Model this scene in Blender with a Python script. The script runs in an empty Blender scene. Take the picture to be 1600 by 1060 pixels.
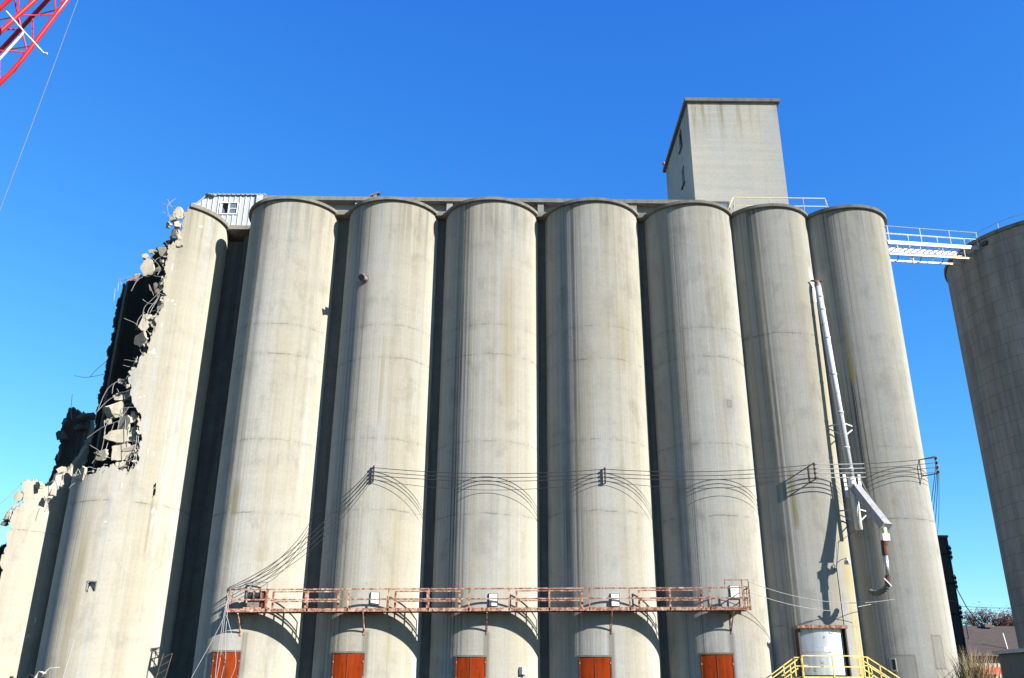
import bpy, bmesh, math, random
from mathutils import Vector, Matrix, noise as mnoise
rnd = random.Random(7)
R = math.radians
scene = bpy.context.scene
COL = scene.collection
for_sun_az, SUN_EL = R(54), R(25.5)          # azimuth measured from -Y towards +X

# ------------------------------------------------------------------ materials
class NT:
    def __init__(s, name):
        s.m = bpy.data.materials.new(name); s.m.use_nodes = True
        s.t = s.m.node_tree; s.t.nodes.clear()
        s.out = s.t.nodes.new('ShaderNodeOutputMaterial')
        s.b = s.t.nodes.new('ShaderNodeBsdfPrincipled')
        s.t.links.new(s.b.outputs[0], s.out.inputs[0])
    def put(s, sock, v):
        if hasattr(v, 'is_output') or isinstance(v, bpy.types.NodeSocket): s.t.links.new(v, sock)
        elif isinstance(v, (tuple, list)) and sock.type == 'RGBA': sock.default_value = (*v[:3], 1)
        else: sock.default_value = v
    def math(s, op, a, b=None, c=None, clamp=False):
        n = s.t.nodes.new('ShaderNodeMath'); n.operation = op; n.use_clamp = clamp
        s.put(n.inputs[0], a)
        if b is not None: s.put(n.inputs[1], b)
        if c is not None: s.put(n.inputs[2], c)
        return n.outputs[0]
    def comb(s, x, y, z):
        n = s.t.nodes.new('ShaderNodeCombineXYZ')
        for i, v in enumerate((x, y, z)): s.put(n.inputs[i], v)
        return n.outputs[0]
    def coords(s, kind='Object'):
        return s.t.nodes.new('ShaderNodeTexCoord').outputs[kind]
    def sep(s, v):
        n = s.t.nodes.new('ShaderNodeSeparateXYZ'); s.put(n.inputs[0], v); return n.outputs
    def vmul(s, v, k):
        n = s.t.nodes.new('ShaderNodeVectorMath'); n.operation = 'MULTIPLY'
        s.put(n.inputs[0], v); n.inputs[1].default_value = k; return n.outputs[0]
    def noise(s, v, scale=1, detail=4, rough=.55, dist=0):
        n = s.t.nodes.new('ShaderNodeTexNoise'); s.put(n.inputs['Vector'], v)
        n.inputs['Scale'].default_value = scale; n.inputs['Detail'].default_value = detail
        n.inputs['Roughness'].default_value = rough; n.inputs['Distortion'].default_value = dist
        return n.outputs[0]
    def step(s, v, a, b, lo=0., hi=1.):
        n = s.t.nodes.new('ShaderNodeMapRange'); n.interpolation_type = 'SMOOTHSTEP'
        s.put(n.inputs[0], v); s.put(n.inputs[1], a); s.put(n.inputs[2], b); s.put(n.inputs[3], lo); s.put(n.inputs[4], hi)
        return n.outputs[0]
    def mix(s, f, a, b, mode='MIX'):
        n = s.t.nodes.new('ShaderNodeMix'); n.data_type = 'RGBA'; n.blend_type = mode
        s.put(n.inputs[0], f); s.put(n.inputs[6], a); s.put(n.inputs[7], b); return n.outputs[2]
    def scale(s, c, f):                       # multiply a colour by a scalar
        return s.mix(1., c, s.comb(f, f, f), 'MULTIPLY')
    def bump(s, h, strength=.3, dist=.02):
        n = s.t.nodes.new('ShaderNodeBump'); n.inputs['Strength'].default_value = strength
        n.inputs['Distance'].default_value = dist; s.put(n.inputs['Height'], h)
        s.t.links.new(n.outputs[0], s.b.inputs['Normal'])
    def fin(s, col, rough=.85, metal=0., spec=.3, k=.5):
        col = tuple(c*k for c in col) if isinstance(col, tuple) else s.scale(col, k)
        s.put(s.b.inputs['Base Color'], col); s.put(s.b.inputs['Roughness'], rough)
        s.put(s.b.inputs['Metallic'], metal); s.b.inputs['Specular IOR Level'].default_value = spec
        if rough >= .8: s.b.inputs['Diffuse Roughness'].default_value = 1.
        return s.m

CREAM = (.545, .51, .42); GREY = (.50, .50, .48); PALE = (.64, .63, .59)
def silo_concrete(name, seed, rad, joints=(11.0, 15.05, 20.1, 22.05), soot=.5, greyish=.0, lichen=(), patches=(), band=-.12, drips=()):
    """Slip-formed concrete: u runs round the silo, z up."""
    s = NT(name); P = s.coords(); x, y, z = s.sep(P)
    ang = s.math('ARCTAN2', x, s.math('MULTIPLY', y, -1))
    u = s.math('MULTIPLY', ang, rad)
    us = s.math('ADD', u, seed*13.7)
    V = s.comb(us, seed*3.1, z)
    big = s.noise(s.vmul(V, (.42, 1, .11)), 1, 4, .6)
    streak = s.noise(s.vmul(V, (2.1, 1, .035)), 1, 6, .62)
    streak2 = s.noise(s.vmul(V, (5.5, 1, .05)), 1, 5, .6)
    hair = s.noise(s.vmul(V, (13, 1, .05)), 1, 4, .65)
    lift = s.noise(s.vmul(V, (.22, 1, 1.5)), 1, 5, .62, .3)
    lift2 = s.noise(s.vmul(V, (.5, 1, 9)), 1, 2, .5)
    grain = s.noise(V, 7, 6, .7)
    blot = s.noise(s.vmul(V, (1, 1, .6)), .9, 5, .6, .4)
    # grey mixed in around one angle near the front, cream elsewhere
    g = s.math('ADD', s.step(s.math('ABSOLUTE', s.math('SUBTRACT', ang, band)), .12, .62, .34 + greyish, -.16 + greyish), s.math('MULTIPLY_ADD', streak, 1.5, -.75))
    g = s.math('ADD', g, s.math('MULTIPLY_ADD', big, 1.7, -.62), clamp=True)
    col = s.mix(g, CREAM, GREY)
    pale = s.step(s.math('MULTIPLY_ADD', streak2, .35, s.math('MULTIPLY', big, .7)), .5, .75)
    col = s.mix(s.math('MULTIPLY', pale, .45), col, PALE)
    f = s.math('MULTIPLY_ADD', lift, .20, .90)
    f = s.math('MULTIPLY', f, s.math('MULTIPLY_ADD', lift2, .05, .975))
    f = s.math('MULTIPLY', f, s.math('MULTIPLY_ADD', grain, .34, .83))
    f = s.math('MULTIPLY', f, s.math('MULTIPLY_ADD', hair, .20, .90))
    f = s.math('MULTIPLY', f, s.step(streak, .25, .6, .87, 1.04))
    f = s.math('MULTIPLY', f, s.step(blot, .28, .5, .84, 1.02))
    # tan bands, a pour wide, that wander down the wall
    tb = s.step(s.noise(s.vmul(V, (1.5, 1, .07)), 1, 3, .5), .52, .66)
    col = s.mix(s.math('MULTIPLY', tb, .22), col, (.47, .40, .28))
    bl = s.step(s.noise(s.vmul(V, (1.1, 2, .05)), 1, 3, .5), .54, .66)
    col = s.mix(s.math('MULTIPLY', bl, .55), col, (.52, .53, .535))
    # sooty run-off lines, thickest on the weather side
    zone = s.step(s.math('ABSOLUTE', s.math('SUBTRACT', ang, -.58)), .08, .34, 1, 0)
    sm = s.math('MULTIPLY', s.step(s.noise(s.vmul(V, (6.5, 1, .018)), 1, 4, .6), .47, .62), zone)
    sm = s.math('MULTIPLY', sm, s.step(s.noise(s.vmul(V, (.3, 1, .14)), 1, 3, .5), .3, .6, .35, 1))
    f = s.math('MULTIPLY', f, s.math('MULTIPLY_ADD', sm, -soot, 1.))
    # drips below the roof slab
    dr = s.math('MULTIPLY', s.step(z, 25.5, 30.6), s.step(s.noise(s.vmul(V, (3.2, 1, .09)), 1, 4, .6), .45, .68))
    f = s.math('MULTIPLY', f, s.math('MULTIPLY_ADD', dr, -.26, 1.))
    # pour joints: thin broken dark lines with a paler lip below
    wob = s.math('MULTIPLY_ADD', s.noise(s.vmul(V, (.9, 1, .2)), 1, 4, .6), .34, -.17)
    zz = s.math('ADD', z, wob)
    fade = s.step(s.noise(s.vmul(V, (1.3, 1, .2)), 1, 4, .65), .42, .62, .0, 1)
    for k, zj in enumerate(joints):
        d = s.math('ABSOLUTE', s.math('SUBTRACT', zz, zj + .12*math.sin(seed*2.3 + k*1.7)))
        ln = s.math('MULTIPLY', s.step(d, .012, .055, 1, 0), fade)
        f = s.math('MULTIPLY', f, s.math('MULTIPLY_ADD', ln, -.40 if k % 2 == 0 else -.26, 1.))
        halo = s.math('MULTIPLY', s.step(d, .0, .3, 1, 0), s.step(streak2, .4, .65))
        f = s.math('MULTIPLY', f, s.math('MULTIPLY_ADD', halo, -.14, 1.))
    col = s.scale(col, f)
    # small brown spots and mineral smears
    sp = s.step(s.noise(s.vmul(V, (.8, 1, 1.6)), 1.2, 5, .7, .6), .66, .74)
    col = s.mix(s.math('MULTIPLY', sp, .5), col, (.33, .26, .15))
    for (a0, wa, z0, z1, cc, amt) in lichen:
        m_ = s.step(s.math('ABSOLUTE', s.math('SUBTRACT', ang, a0)), wa*.3, wa, 1, 0)
        m_ = s.math('MULTIPLY', m_, s.math('MULTIPLY', s.step(z, z0, z0 + (z1-z0)*.15), s.step(z, z0 + (z1-z0)*.55, z1, 1, 0)))
        m_ = s.math('MULTIPLY', m_, s.step(s.math('MULTIPLY_ADD', streak2, .6, s.math('MULTIPLY', blot, .4)), .36, .58))
        col = s.mix(s.math('MULTIPLY', m_, amt), col, cc)
    for (a0, wa, z0, z1, amt) in drips:     # stain running down below a fixing
        m_ = s.step(s.math('ABSOLUTE', s.math('SUBTRACT', ang, a0)), wa*.2, wa, 1, 0)
        m_ = s.math('MULTIPLY', m_, s.math('MULTIPLY', s.step(z, z0, z0+.6), s.step(z, z1-.25, z1, 1, 0)))
        m_ = s.math('MULTIPLY', m_, s.step(hair, .3, .55, .4, 1))
        col = s.mix(s.math('MULTIPLY', m_, amt), col, (.12, .10, .07))
    for (a0, a1, z0, z1) in patches:          # repaired openings: filled in a different mix, with a rough edge
        e = s.math('MULTIPLY_ADD', s.noise(V, 3, 3, .6), .1, -.05)
        da = s.math('SUBTRACT', s.math('ABSOLUTE', s.math('SUBTRACT', ang, (a0+a1)/2)), (a1-a0)/2)
        da = s.math('MULTIPLY', da, rad)
        dz = s.math('SUBTRACT', s.math('ABSOLUTE', s.math('SUBTRACT', z, (z0+z1)/2)), (z1-z0)/2)
        d = s.math('ADD', s.math('MAXIMUM', da, dz), e)
        col = s.mix(s.math('MULTIPLY', s.step(d, -.03, .03, 1, 0), .75), col, s.scale((.40, .39, .35), s.math('MULTIPLY_ADD', blot, .8, .6)))
        col = s.mix(s.math('MULTIPLY', s.step(s.math('ABSOLUTE', d), .02, .07, 1, 0), .5), col, (.24, .21, .15))
    rib = s.noise(s.vmul(V, (3.4, 1, .006)), 1, 3, .7)
    h = s.math('ADD', s.math('MULTIPLY', streak2, .25), s.math('MULTIPLY', hair, .35))
    h = s.math('ADD', h, s.math('MULTIPLY', rib, 1.2))
    h = s.math('ADD', h, s.math('MULTIPLY', grain, .35))
    h = s.math('ADD', h, s.math('MULTIPLY', lift, .12))
    s.bump(h, .55, .035)
    chip = s.step(s.noise(s.vmul(V, (1, 1, 1.3)), 2.6, 3, .6), .715, .75)
    col = s.mix(s.math('MULTIPLY', chip, .5), col, PALE)
    return s.fin(col, .9, 0, .2, .53)

def concrete(name, col=(.40, .37, .30), var=.35, seed=0., bump=.4):
    s = NT(name); P = s.coords(); P = s.vmul(P, (1, 1, 1))
    n = s.noise(P, 1.1 + seed*.07, 6, .65, .2); g = s.noise(P, 9, 5, .7)
    v = s.noise(s.vmul(P, (2.5, 2.5, .12)), 1, 5, .6)
    f = s.math('MULTIPLY', s.math('MULTIPLY_ADD', n, var*2, 1-var), s.math('MULTIPLY_ADD', g, .4, .8))
    f = s.math('MULTIPLY', f, s.step(v, .3, .6, .75, 1.05))
    s.bump(s.math('ADD', g, n), bump, .03)
    return s.fin(s.scale(col, f), .92, 0, .2)

def metal_paint(name, col, rough=.55, dirt=.25, rust=0., metal=0., rustcol=(.16, .055, .03), sc=4.):
    s = NT(name); P = s.coords()
    n = s.noise(P, sc, 6, .7, .3); v = s.noise(s.vmul(P, (5, 5, .5)), 1, 4, .6)
    c = s.scale(col, s.math('MULTIPLY', s.math('MULTIPLY_ADD', n, dirt*2, 1-dirt), s.step(v, .3, .65, 1-dirt, 1.05)))
    if rust: c = s.mix(s.step(n, .62-rust*.3, .70-rust*.25), c, s.scale(rustcol, s.math('MULTIPLY_ADD', v, 1.2, .4)))
    s.bump(n, .15, .01)
    return s.fin(c, rough, metal, .4, .5 if max(col) < .5 else .63)

def rusty_rail():
    s = NT('peeling_rust_paint'); P = s.coords()
    n = s.noise(P, 6, 6, .75, .5); m = s.noise(P, 2.2, 5, .7); k = s.noise(P, 17, 4, .7)
    c = s.mix(s.step(n, .41, .57), (.74, .45, .32), (.27, .085, .05))
    c = s.mix(s.step(m, .52, .66), c, (.85, .66, .52))
    c = s.mix(s.step(k, .62, .7), c, (.66, .58, .48))
    s.bump(n, .4, .01)
    return s.fin(c, .85, 0, .25)

M = {}
M['slab'] = concrete('slab_concrete', (.36, .34, .29), .4)
M['gallery'] = concrete('gallery_concrete', (.52, .53, .51), .2, 1)
M['broken'] = concrete('broken_concrete', (.58, .53, .43), .3, 2, .8); M['fracture'] = concrete('shade_darkened_fracture', (.40, .37, .31), .4, 3, .9)  # fracture: darker copy of broken, shade of the torn wall edge put into its colour
M['broken_dark'] = concrete('dark_broken_concrete', (.20, .18, .15), .4, 3, .8)  # darker tone of the broken concrete, for some chunks and the rubble
M['inner'] = concrete('grain_stained_shaded_inner_wall', (.085, .075, .065), .4, 4)  # grain stain, darkened further to paint in the shade inside the silo
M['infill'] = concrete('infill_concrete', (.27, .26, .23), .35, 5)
M['tower'] = concrete('headhouse_concrete', (.455, .435, .365), .22, 6)
M['backwall'] = concrete('dark_block_wall', (.16, .17, .19), .25, 7)
M['rust'] = rusty_rail()
M['galv'] = metal_paint('galvanised_steel', (.58, .61, .64), .42, .22, .12, .75)
M['greypaint'] = metal_paint('grey_painted_steel', (.55, .58, .61), .5, .18, .15)
M['bridge'] = metal_paint('worn_white_steel', (.62, .63, .63), .6, .2, .12)
M['chute'] = metal_paint('dull_grey_chute', (.36, .38, .40), .5, .2, .15)
M['white'] = metal_paint('white_painted_steel', (.80, .80, .78), .5, .1, .05)
M['whitepatch'] = metal_paint('white_splashed_paint', (.82, .81, .78), .8, .08)
M['yellow'] = metal_paint('yellow_safety_paint', (.80, .60, .16), .5, .2, .2)
M['fadedyellow'] = metal_paint('faded_yellow_paint', (.78, .66, .34), .55, .15, .1)
M['door'] = metal_paint('rust_red_door', (.46, .062, .008), .92, .35, .12, 0, (.20, .035, .014), 1.6)
M['door'].node_tree.nodes['Principled BSDF'].inputs['Specular IOR Level'].default_value = .08
M['frame'] = metal_paint('dark_steel_frame', (.05, .045, .04), .6, .3, .3)
M['winch'] = metal_paint('winch_grey', (.30, .25, .23), .6, .3, .4)
M['black'] = metal_paint('black_cable', (.028, .028, .03), .6, .2)
M['lightcable'] = metal_paint('weathered_cable', (.42, .42, .42), .6, .2)
M['red'] = metal_paint('crane_red', (.66, .018, .022), .35, .15, .04)
M['wire'] = metal_paint('steel_rope', (.36, .36, .37), .5, .2); M['rope'] = metal_paint('greasy_rope', (.17, .17, .18), .6, .2)
M['rebar'] = metal_paint('rebar_steel', (.42, .41, .40), .6, .25)
M['rustpipe'] = metal_paint('rusty_red_pipe', (.30, .075, .04), .8, .35, .4)
M['hose'] = metal_paint('old_ribbed_hose', (.30, .275, .22), .8, .35, .2)
M['glass'] = metal_paint('dusty_glass', (.16, .22, .30), .15, .2)
M['glass'].node_tree.nodes['Principled BSDF'].inputs['Specular IOR Level'].default_value = .8
M['dark'] = metal_paint('dark_hole', (.012, .012, .013), .9, .2)
M['orange'] = metal_paint('orange_awning', (.75, .13, .05), .6, .12)
M['beacon'] = metal_paint('beacon_red', (.5, .05, .04), .4, .1)
M['tank'] = metal_paint('grey_green_sheet', (.135, .155, .15), .6, .2)
M['tankroof'] = metal_paint('pale_fascia', (.58, .56, .52), .6, .2)
M['pink'] = concrete('reddish_block', (.42, .20, .17), .25, 8)

def cladding():
    s = NT('white_sheet_cladding'); P = s.coords()
    n = s.noise(s.vmul(P, (2, 2, .3)), 1, 5, .6); g = s.noise(P, 6, 4, .7)
    c = s.scale((.66, .69, .71), s.math('MULTIPLY', s.math('MULTIPLY_ADD', n, .4, .78), s.math('MULTIPLY_ADD', g, .16, .92)))
    return s.fin(c, .45, .1, .5)
M['clad'] = cladding()
def siding():
    s = NT('cream_board_siding'); P = s.coords(); n = s.noise(s.vmul(P, (1.5, 1.5, .4)), 1, 4, .6)
    return s.fin(s.scale((.62, .58, .49), s.math('MULTIPLY_ADD', n, .3, .82)), .7)
M['siding'] = siding()
def shingles():
    s = NT('brown_shingles'); P = s.coords(); x, y, z = s.sep(P)
    bt = s.t.nodes.new('ShaderNodeTexBrick'); s.put(bt.inputs['Vector'], s.comb(x, s.math('MULTIPLY', y, 1.1), 0))
    bt.inputs['Color1'].default_value = (.12, .092, .085, 1); bt.inputs['Color2'].default_value = (.155, .118, .108, 1)
    bt.inputs['Mortar'].default_value = (.07, .055, .05, 1); bt.inputs['Scale'].default_value = 1.
    bt.inputs['Brick Width'].default_value = .35; bt.inputs['Row Height'].default_value = .18; bt.inputs['Mortar Size'].default_value = .012
    n = s.noise(P, .7, 5, .6)
    return s.fin(s.scale(bt.outputs[0], s.math('MULTIPLY_ADD', n, .6, .7)), .9)
M['shingle'] = shingles()
def ground_mat():
    s = NT('gravel_yard'); P = s.coords()
    a = s.noise(P, .08, 6, .6, .3); b = s.noise(P, 2.2, 6, .7); c = s.noise(P, 14, 3, .7)
    col = s.mix(s.step(a, .42, .58), (.085, .075, .058), (.06, .06, .03))
    col = s.scale(col, s.math('MULTIPLY', s.math('MULTIPLY_ADD', b, .7, .65), s.math('MULTIPLY_ADD', c, .6, .7)))
    s.bump(s.math('ADD', b, c), .6, .05)
    return s.fin(col, .95, 0, .2)
M['ground'] = ground_mat()
def stave():
    """Concrete staves: a real grid of blocks round the tank, some greyer than others."""
    s = NT('concrete_staves'); P = s.coords(); x, y, z = s.sep(P)
    ang = s.math('ARCTAN2', x, s.math('MULTIPLY', y, -1)); u = s.math('MULTIPLY', ang, 6.4)
    bt = s.t.nodes.new('ShaderNodeTexBrick'); s.put(bt.inputs['Vector'], s.comb(u, z, 0))
    bt.inputs['Color1'].default_value = (.54, .49, .42, 1); bt.inputs['Color2'].default_value = (.57, .52, .45, 1)
    bt.inputs['Mortar'].default_value = (.41, .37, .32, 1); bt.inputs['Scale'].default_value = 1.
    bt.inputs['Brick Width'].default_value = .95; bt.inputs['Row Height'].default_value = 1.0; bt.inputs['Mortar Size'].default_value = .03
    bt.inputs['Mortar Smooth'].default_value = .4; bt.offset = .5
    V = s.comb(u, 0, z)
    st = s.noise(s.vmul(V, (1.2, 1, .06)), 1, 5, .6); n = s.noise(V, .4, 5, .6); g = s.noise(V, 7, 5, .7)
    f = s.math('MULTIPLY', s.math('MULTIPLY_ADD', n, .7, .65), s.step(st, .3, .62, .72, 1.1))
    f = s.math('MULTIPLY', f, s.math('MULTIPLY_ADD', g, .4, .8))
    s.bump(s.math('ADD', s.math('MULTIPLY', bt.outputs[1], -.7), s.math('MULTIPLY', g, .5)), .5, .03)
    return s.fin(s.scale(bt.outputs[0], f), .92, 0, .2)
M['stave'] = stave()
def leafy(name, a, b):
    s = NT(name); P = s.coords(); n = s.noise(P, 1.3, 3, .6)
    return s.fin(s.mix(s.step(n, .4, .6), a, b), .7, 0, .2)
M['leaf'] = leafy('russet_leaves', (.12, .030, .026), (.16, .07, .05))
M['bark'] = leafy('bark', (.10, .075, .055), (.15, .12, .09))
M['straw'] = leafy('dry_straw', (.52, .42, .25), (.40, .31, .16))

# ------------------------------------------------------------------ mesh builder
class MB:
    def __init__(s): s.v = []; s.f = []; s.mi = []
    def add(s, vs, fs, mi=0):
        o = len(s.v); s.v += [tuple(v) for v in vs]; s.f += [tuple(i+o for i in f) for f in fs]; s.mi += [mi]*len(fs); return s
    def box(s, x0, x1, y0, y1, z0, z1, mi=0):
        vs = [(x, y, z) for z in (z0, z1) for y in (y0, y1) for x in (x0, x1)]
        return s.add(vs, [(0, 2, 3, 1), (4, 5, 7, 6), (0, 1, 5, 4), (2, 6, 7, 3), (0, 4, 6, 2), (1, 3, 7, 5)], mi)
    def bar(s, a, b, w, h=None, up=(0, 0, 1), mi=0):
        """square bar from a to b"""
        a, b = Vector(a), Vector(b); d = (b-a).normalized(); up = Vector(up)
        if abs(d.dot(up)) > .98: up = Vector((0, 1, 0))
        r = d.cross(up).normalized(); u = r.cross(d); h = h or w
        vs = [p + r*(i*w/2) + u*(j*h/2) for p in (a, b) for j in (-1, 1) for i in (-1, 1)]
        return s.add(vs, [(0, 1, 3, 2), (4, 6, 7, 5), (0, 4, 5, 1), (2, 3, 7, 6), (0, 2, 6, 4), (1, 5, 7, 3)], mi)
    def tube(s, pts, r, n=8, cap=True, mi=0):
        pts = [Vector(p) for p in pts]; rs = r if isinstance(r, (list, tuple)) else [r]*len(pts)
        rings = []; prev = None
        for i, p in enumerate(pts):
            d = (pts[min(i+1, len(pts)-1)] - pts[max(i-1, 0)]).normalized()
            if prev is None:
                a = Vector((0, 0, 1)) if abs(d.z) < .9 else Vector((1, 0, 0)); x = d.cross(a).normalized()
            else: x = (prev - d*prev.dot(d)).normalized()
            prev = x; y = d.cross(x)
            rings.append([p + (x*math.cos(t*2*math.pi/n) + y*math.sin(t*2*math.pi/n))*rs[i] for t in range(n)])
        vs = [v for r_ in rings for v in r_]; fs = []
        for i in range(len(pts)-1):
            for t in range(n): fs.append((i*n+t, i*n+(t+1) % n, (i+1)*n+(t+1) % n, (i+1)*n+t))
        if cap: fs += [tuple(range(n-1, -1, -1)), tuple((len(pts)-1)*n+t for t in range(n))]
        return s.add(vs, fs, mi)
    def prism(s, poly, z0, z1, mi=0):
        n = len(poly); vs = [(x, y, z0) for x, y in poly] + [(x, y, z1) for x, y in poly]
        return s.add(vs, [tuple(range(n-1, -1, -1)), tuple(range(n, 2*n))] + [(i, (i+1) % n, n+(i+1) % n, n+i) for i in range(n)], mi)
    def rock(s, c, sx, sy, sz, seed, n=15, mi=0):
        q = random.Random(seed); bm = bmesh.new()
        for _ in range(n):
            v = Vector((q.gauss(0, 1), q.gauss(0, 1), q.gauss(0, 1))).normalized()*q.uniform(.8, 1.2)
            bm.verts.new((v.x*sx/2, v.y*sy/2, v.z*sz/2))
        bmesh.ops.convex_hull(bm, input=bm.verts)
        for v in [v for v in bm.verts if not v.link_faces]: bm.verts.remove(v)
        bmesh.ops.subdivide_edges(bm, edges=bm.edges[:], cuts=2, use_grid_fill=True)
        m = max(sx, sy, sz)
        for v in bm.verts:
            k = mnoise.noise_vector(v.co*(4/m)+Vector((seed*3.3, 0, 0)))*m*.06 + mnoise.noise_vector(v.co*(13/m)+Vector((0, seed, 0)))*m*.03
            v.co += k
        rot = Matrix.Rotation(q.uniform(-.5, .5), 3, 'Y') @ Matrix.Rotation(q.uniform(0, 6), 3, 'Z') if sx == sy else Matrix.Rotation(q.uniform(-.2, .2), 3, 'Y')
        bm.verts.index_update()
        vs = [rot @ v.co + Vector(c) for v in bm.verts]; fs = [[v.index for v in f.verts] for f in bm.faces]; bm.free()
        return s.add(vs, fs, mi)
    def slab(s, c, w, th, h, seed, mi=0):
        """broken piece of wall: ragged outline, real thickness, torn rim, a random tilt"""
        q = random.Random(seed); n = 22; F = []; B = []; c = Vector(c)
        rot = Matrix.Rotation(q.uniform(-.45, .45), 3, 'X') @ Matrix.Rotation(q.uniform(-.6, .6), 3, 'Z') @ Matrix.Rotation(q.uniform(-.3, .3), 3, 'Y')
        ph = q.uniform(0, 6); cor = [(math.cos(ph+1.257*i+q.uniform(-.35, .35))*q.uniform(.8, 1.15), math.sin(ph+1.257*i+q.uniform(-.35, .35))*q.uniform(.8, 1.15)) for i in range(5)]
        for k in range(n):
            f = k/n*5; i = int(f) % 5; g = f-int(f); rr = q.uniform(.9, 1.07)
            x, z = (cor[i][0]*(1-g)+cor[(i+1) % 5][0]*g)*w/2*rr, (cor[i][1]*(1-g)+cor[(i+1) % 5][1]*g)*h/2*rr
            F.append(rot @ Vector((x, -th/2, z))); k2 = q.uniform(.8, 1.08); B.append(rot @ Vector((x*k2, th/2+q.uniform(-.03, .03), z*k2)))
        M1 = [(a*q.uniform(.96, 1.12)+b)/2+rot @ Vector((0, q.uniform(-.04, .04), 0)) for a, b in zip(F, B)]
        cf = rot @ Vector((0, -th/2, 0)); cb = rot @ Vector((0, th/2+.03, 0))
        vs = [v+c for v in F+M1+B+[cf, cb]]; fs = []
        for k in range(n):
            m_ = (k+1) % n; fs += [(k, m_, n+m_, n+k), (n+k, n+m_, 2*n+m_, 2*n+k), (3*n, m_, k), (3*n+1, 2*n+k, 2*n+m_)]
        return s.add(vs, fs, mi)
    def build(s, name, mat, parent=None, smooth=False, at=None, recalc=True):
        me = bpy.data.meshes.new(name)
        org = Vector(at) if at else Vector((0, 0, 0))
        me.from_pydata([Vector(v)-org for v in s.v], [], s.f); 
        for m in (mat if isinstance(mat, list) else [mat]): me.materials.append(m)
        me.polygons.foreach_set('material_index', s.mi)
        if recalc:
            bm = bmesh.new(); bm.from_mesh(me); bmesh.ops.recalc_face_normals(bm, faces=bm.faces); bm.to_mesh(me); bm.free()
        if smooth: me.polygons.foreach_set('use_smooth', [True]*len(me.polygons))
        me.update()
        o = bpy.data.objects.new(name, me); COL.objects.link(o)
        o.location = org
        if parent:
            o.parent = parent
            bpyl = WORLD[parent.name]; o.location = org - bpyl
        WORLD[o.name] = org
        return o
WORLD = {}
def tag(o, label=None, cat=None, group=None, kind=None):
    if label: o['label'] = label
    if cat: o['category'] = cat
    if group: o['group'] = group
    if kind: o['kind'] = kind
    return o
def empty(name, loc, label, cat, group=None):
    o = bpy.data.objects.new(name, None); COL.objects.link(o); o.location = loc; o.empty_display_size = .3
    WORLD[o.name] = Vector(loc); return tag(o, label, cat, group)
def arc_pts(cx, cy, r, a0, a1, n):           # angle 0 faces the viewer (-Y), + towards +X
    return [(cx + r*math.sin(a0+(a1-a0)*i/n), cy - r*math.cos(a0+(a1-a0)*i/n)) for i in range(n+1)]
def cyl_pt(S, a, z, off=0.):
    (cx, cy, r) = S; return Vector((cx+(r+off)*math.sin(a), cy-(r+off)*math.cos(a), z))
def sag(a, b, drop, n=14):
    a, b = Vector(a), Vector(b)
    return [a.lerp(b, i/n) - Vector((0, 0, drop*4*(i/n)*(1-i/n))) for i in range(n+1)]
def curved_plate(S, a0, a1, z0, z1, off0, off1, n=10):
    """plate that follows the silo wall"""
    m = MB(); P = []
    for i in range(n+1):
        a = a0+(a1-a0)*i/n
        P.append([cyl_pt(S, a, z0, off0), cyl_pt(S, a, z1, off0), cyl_pt(S, a, z1, off1), cyl_pt(S, a, z0, off1)])
    vs = [v for q in P for v in q]; fs = []
    for i in range(n):
        for k in range(4): fs.append((i*4+k, i*4+(k+1) % 4, i*4+4+(k+1) % 4, i*4+4+k))
    fs += [(3, 2, 1, 0), tuple(n*4+k for k in range(4))]
    return m.add(vs, fs)

# ------------------------------------------------------------------ ground
def gh(x, y):
    t = max(0, min(1, (y-8)/30)); t = t*t*(3-2*t)
    return 1.35*t + .10*mnoise.noise(Vector((x*.15, y*.15, 0)))*min(1, max(.2, abs(y)/10))
def ground():
    xs = [-3000, -1200, -500, -220, -120, -80] + [-60+2.5*i for i in range(49)] + [80, 120, 220, 500, 1200, 3000]
    ys = [-2000, -600, -200, -80, -40, -20] + [-12+2.5*i for i in range(46)] + [120, 160, 260, 600, 1500, 4000]
    m = MB(); n = len(xs)
    vs = [(x, y, gh(x, y)) for y in ys for x in xs]
    m.add(vs, [(j*n+i, j*n+i+1, (j+1)*n+i+1, (j+1)*n+i) for j in range(len(ys)-1) for i in range(n-1)])
    tag(m.build('ground', M['ground'], smooth=True), 'pale gravel and dry turf yard rising towards the silos', 'ground', kind='structure')
ground()

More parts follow.
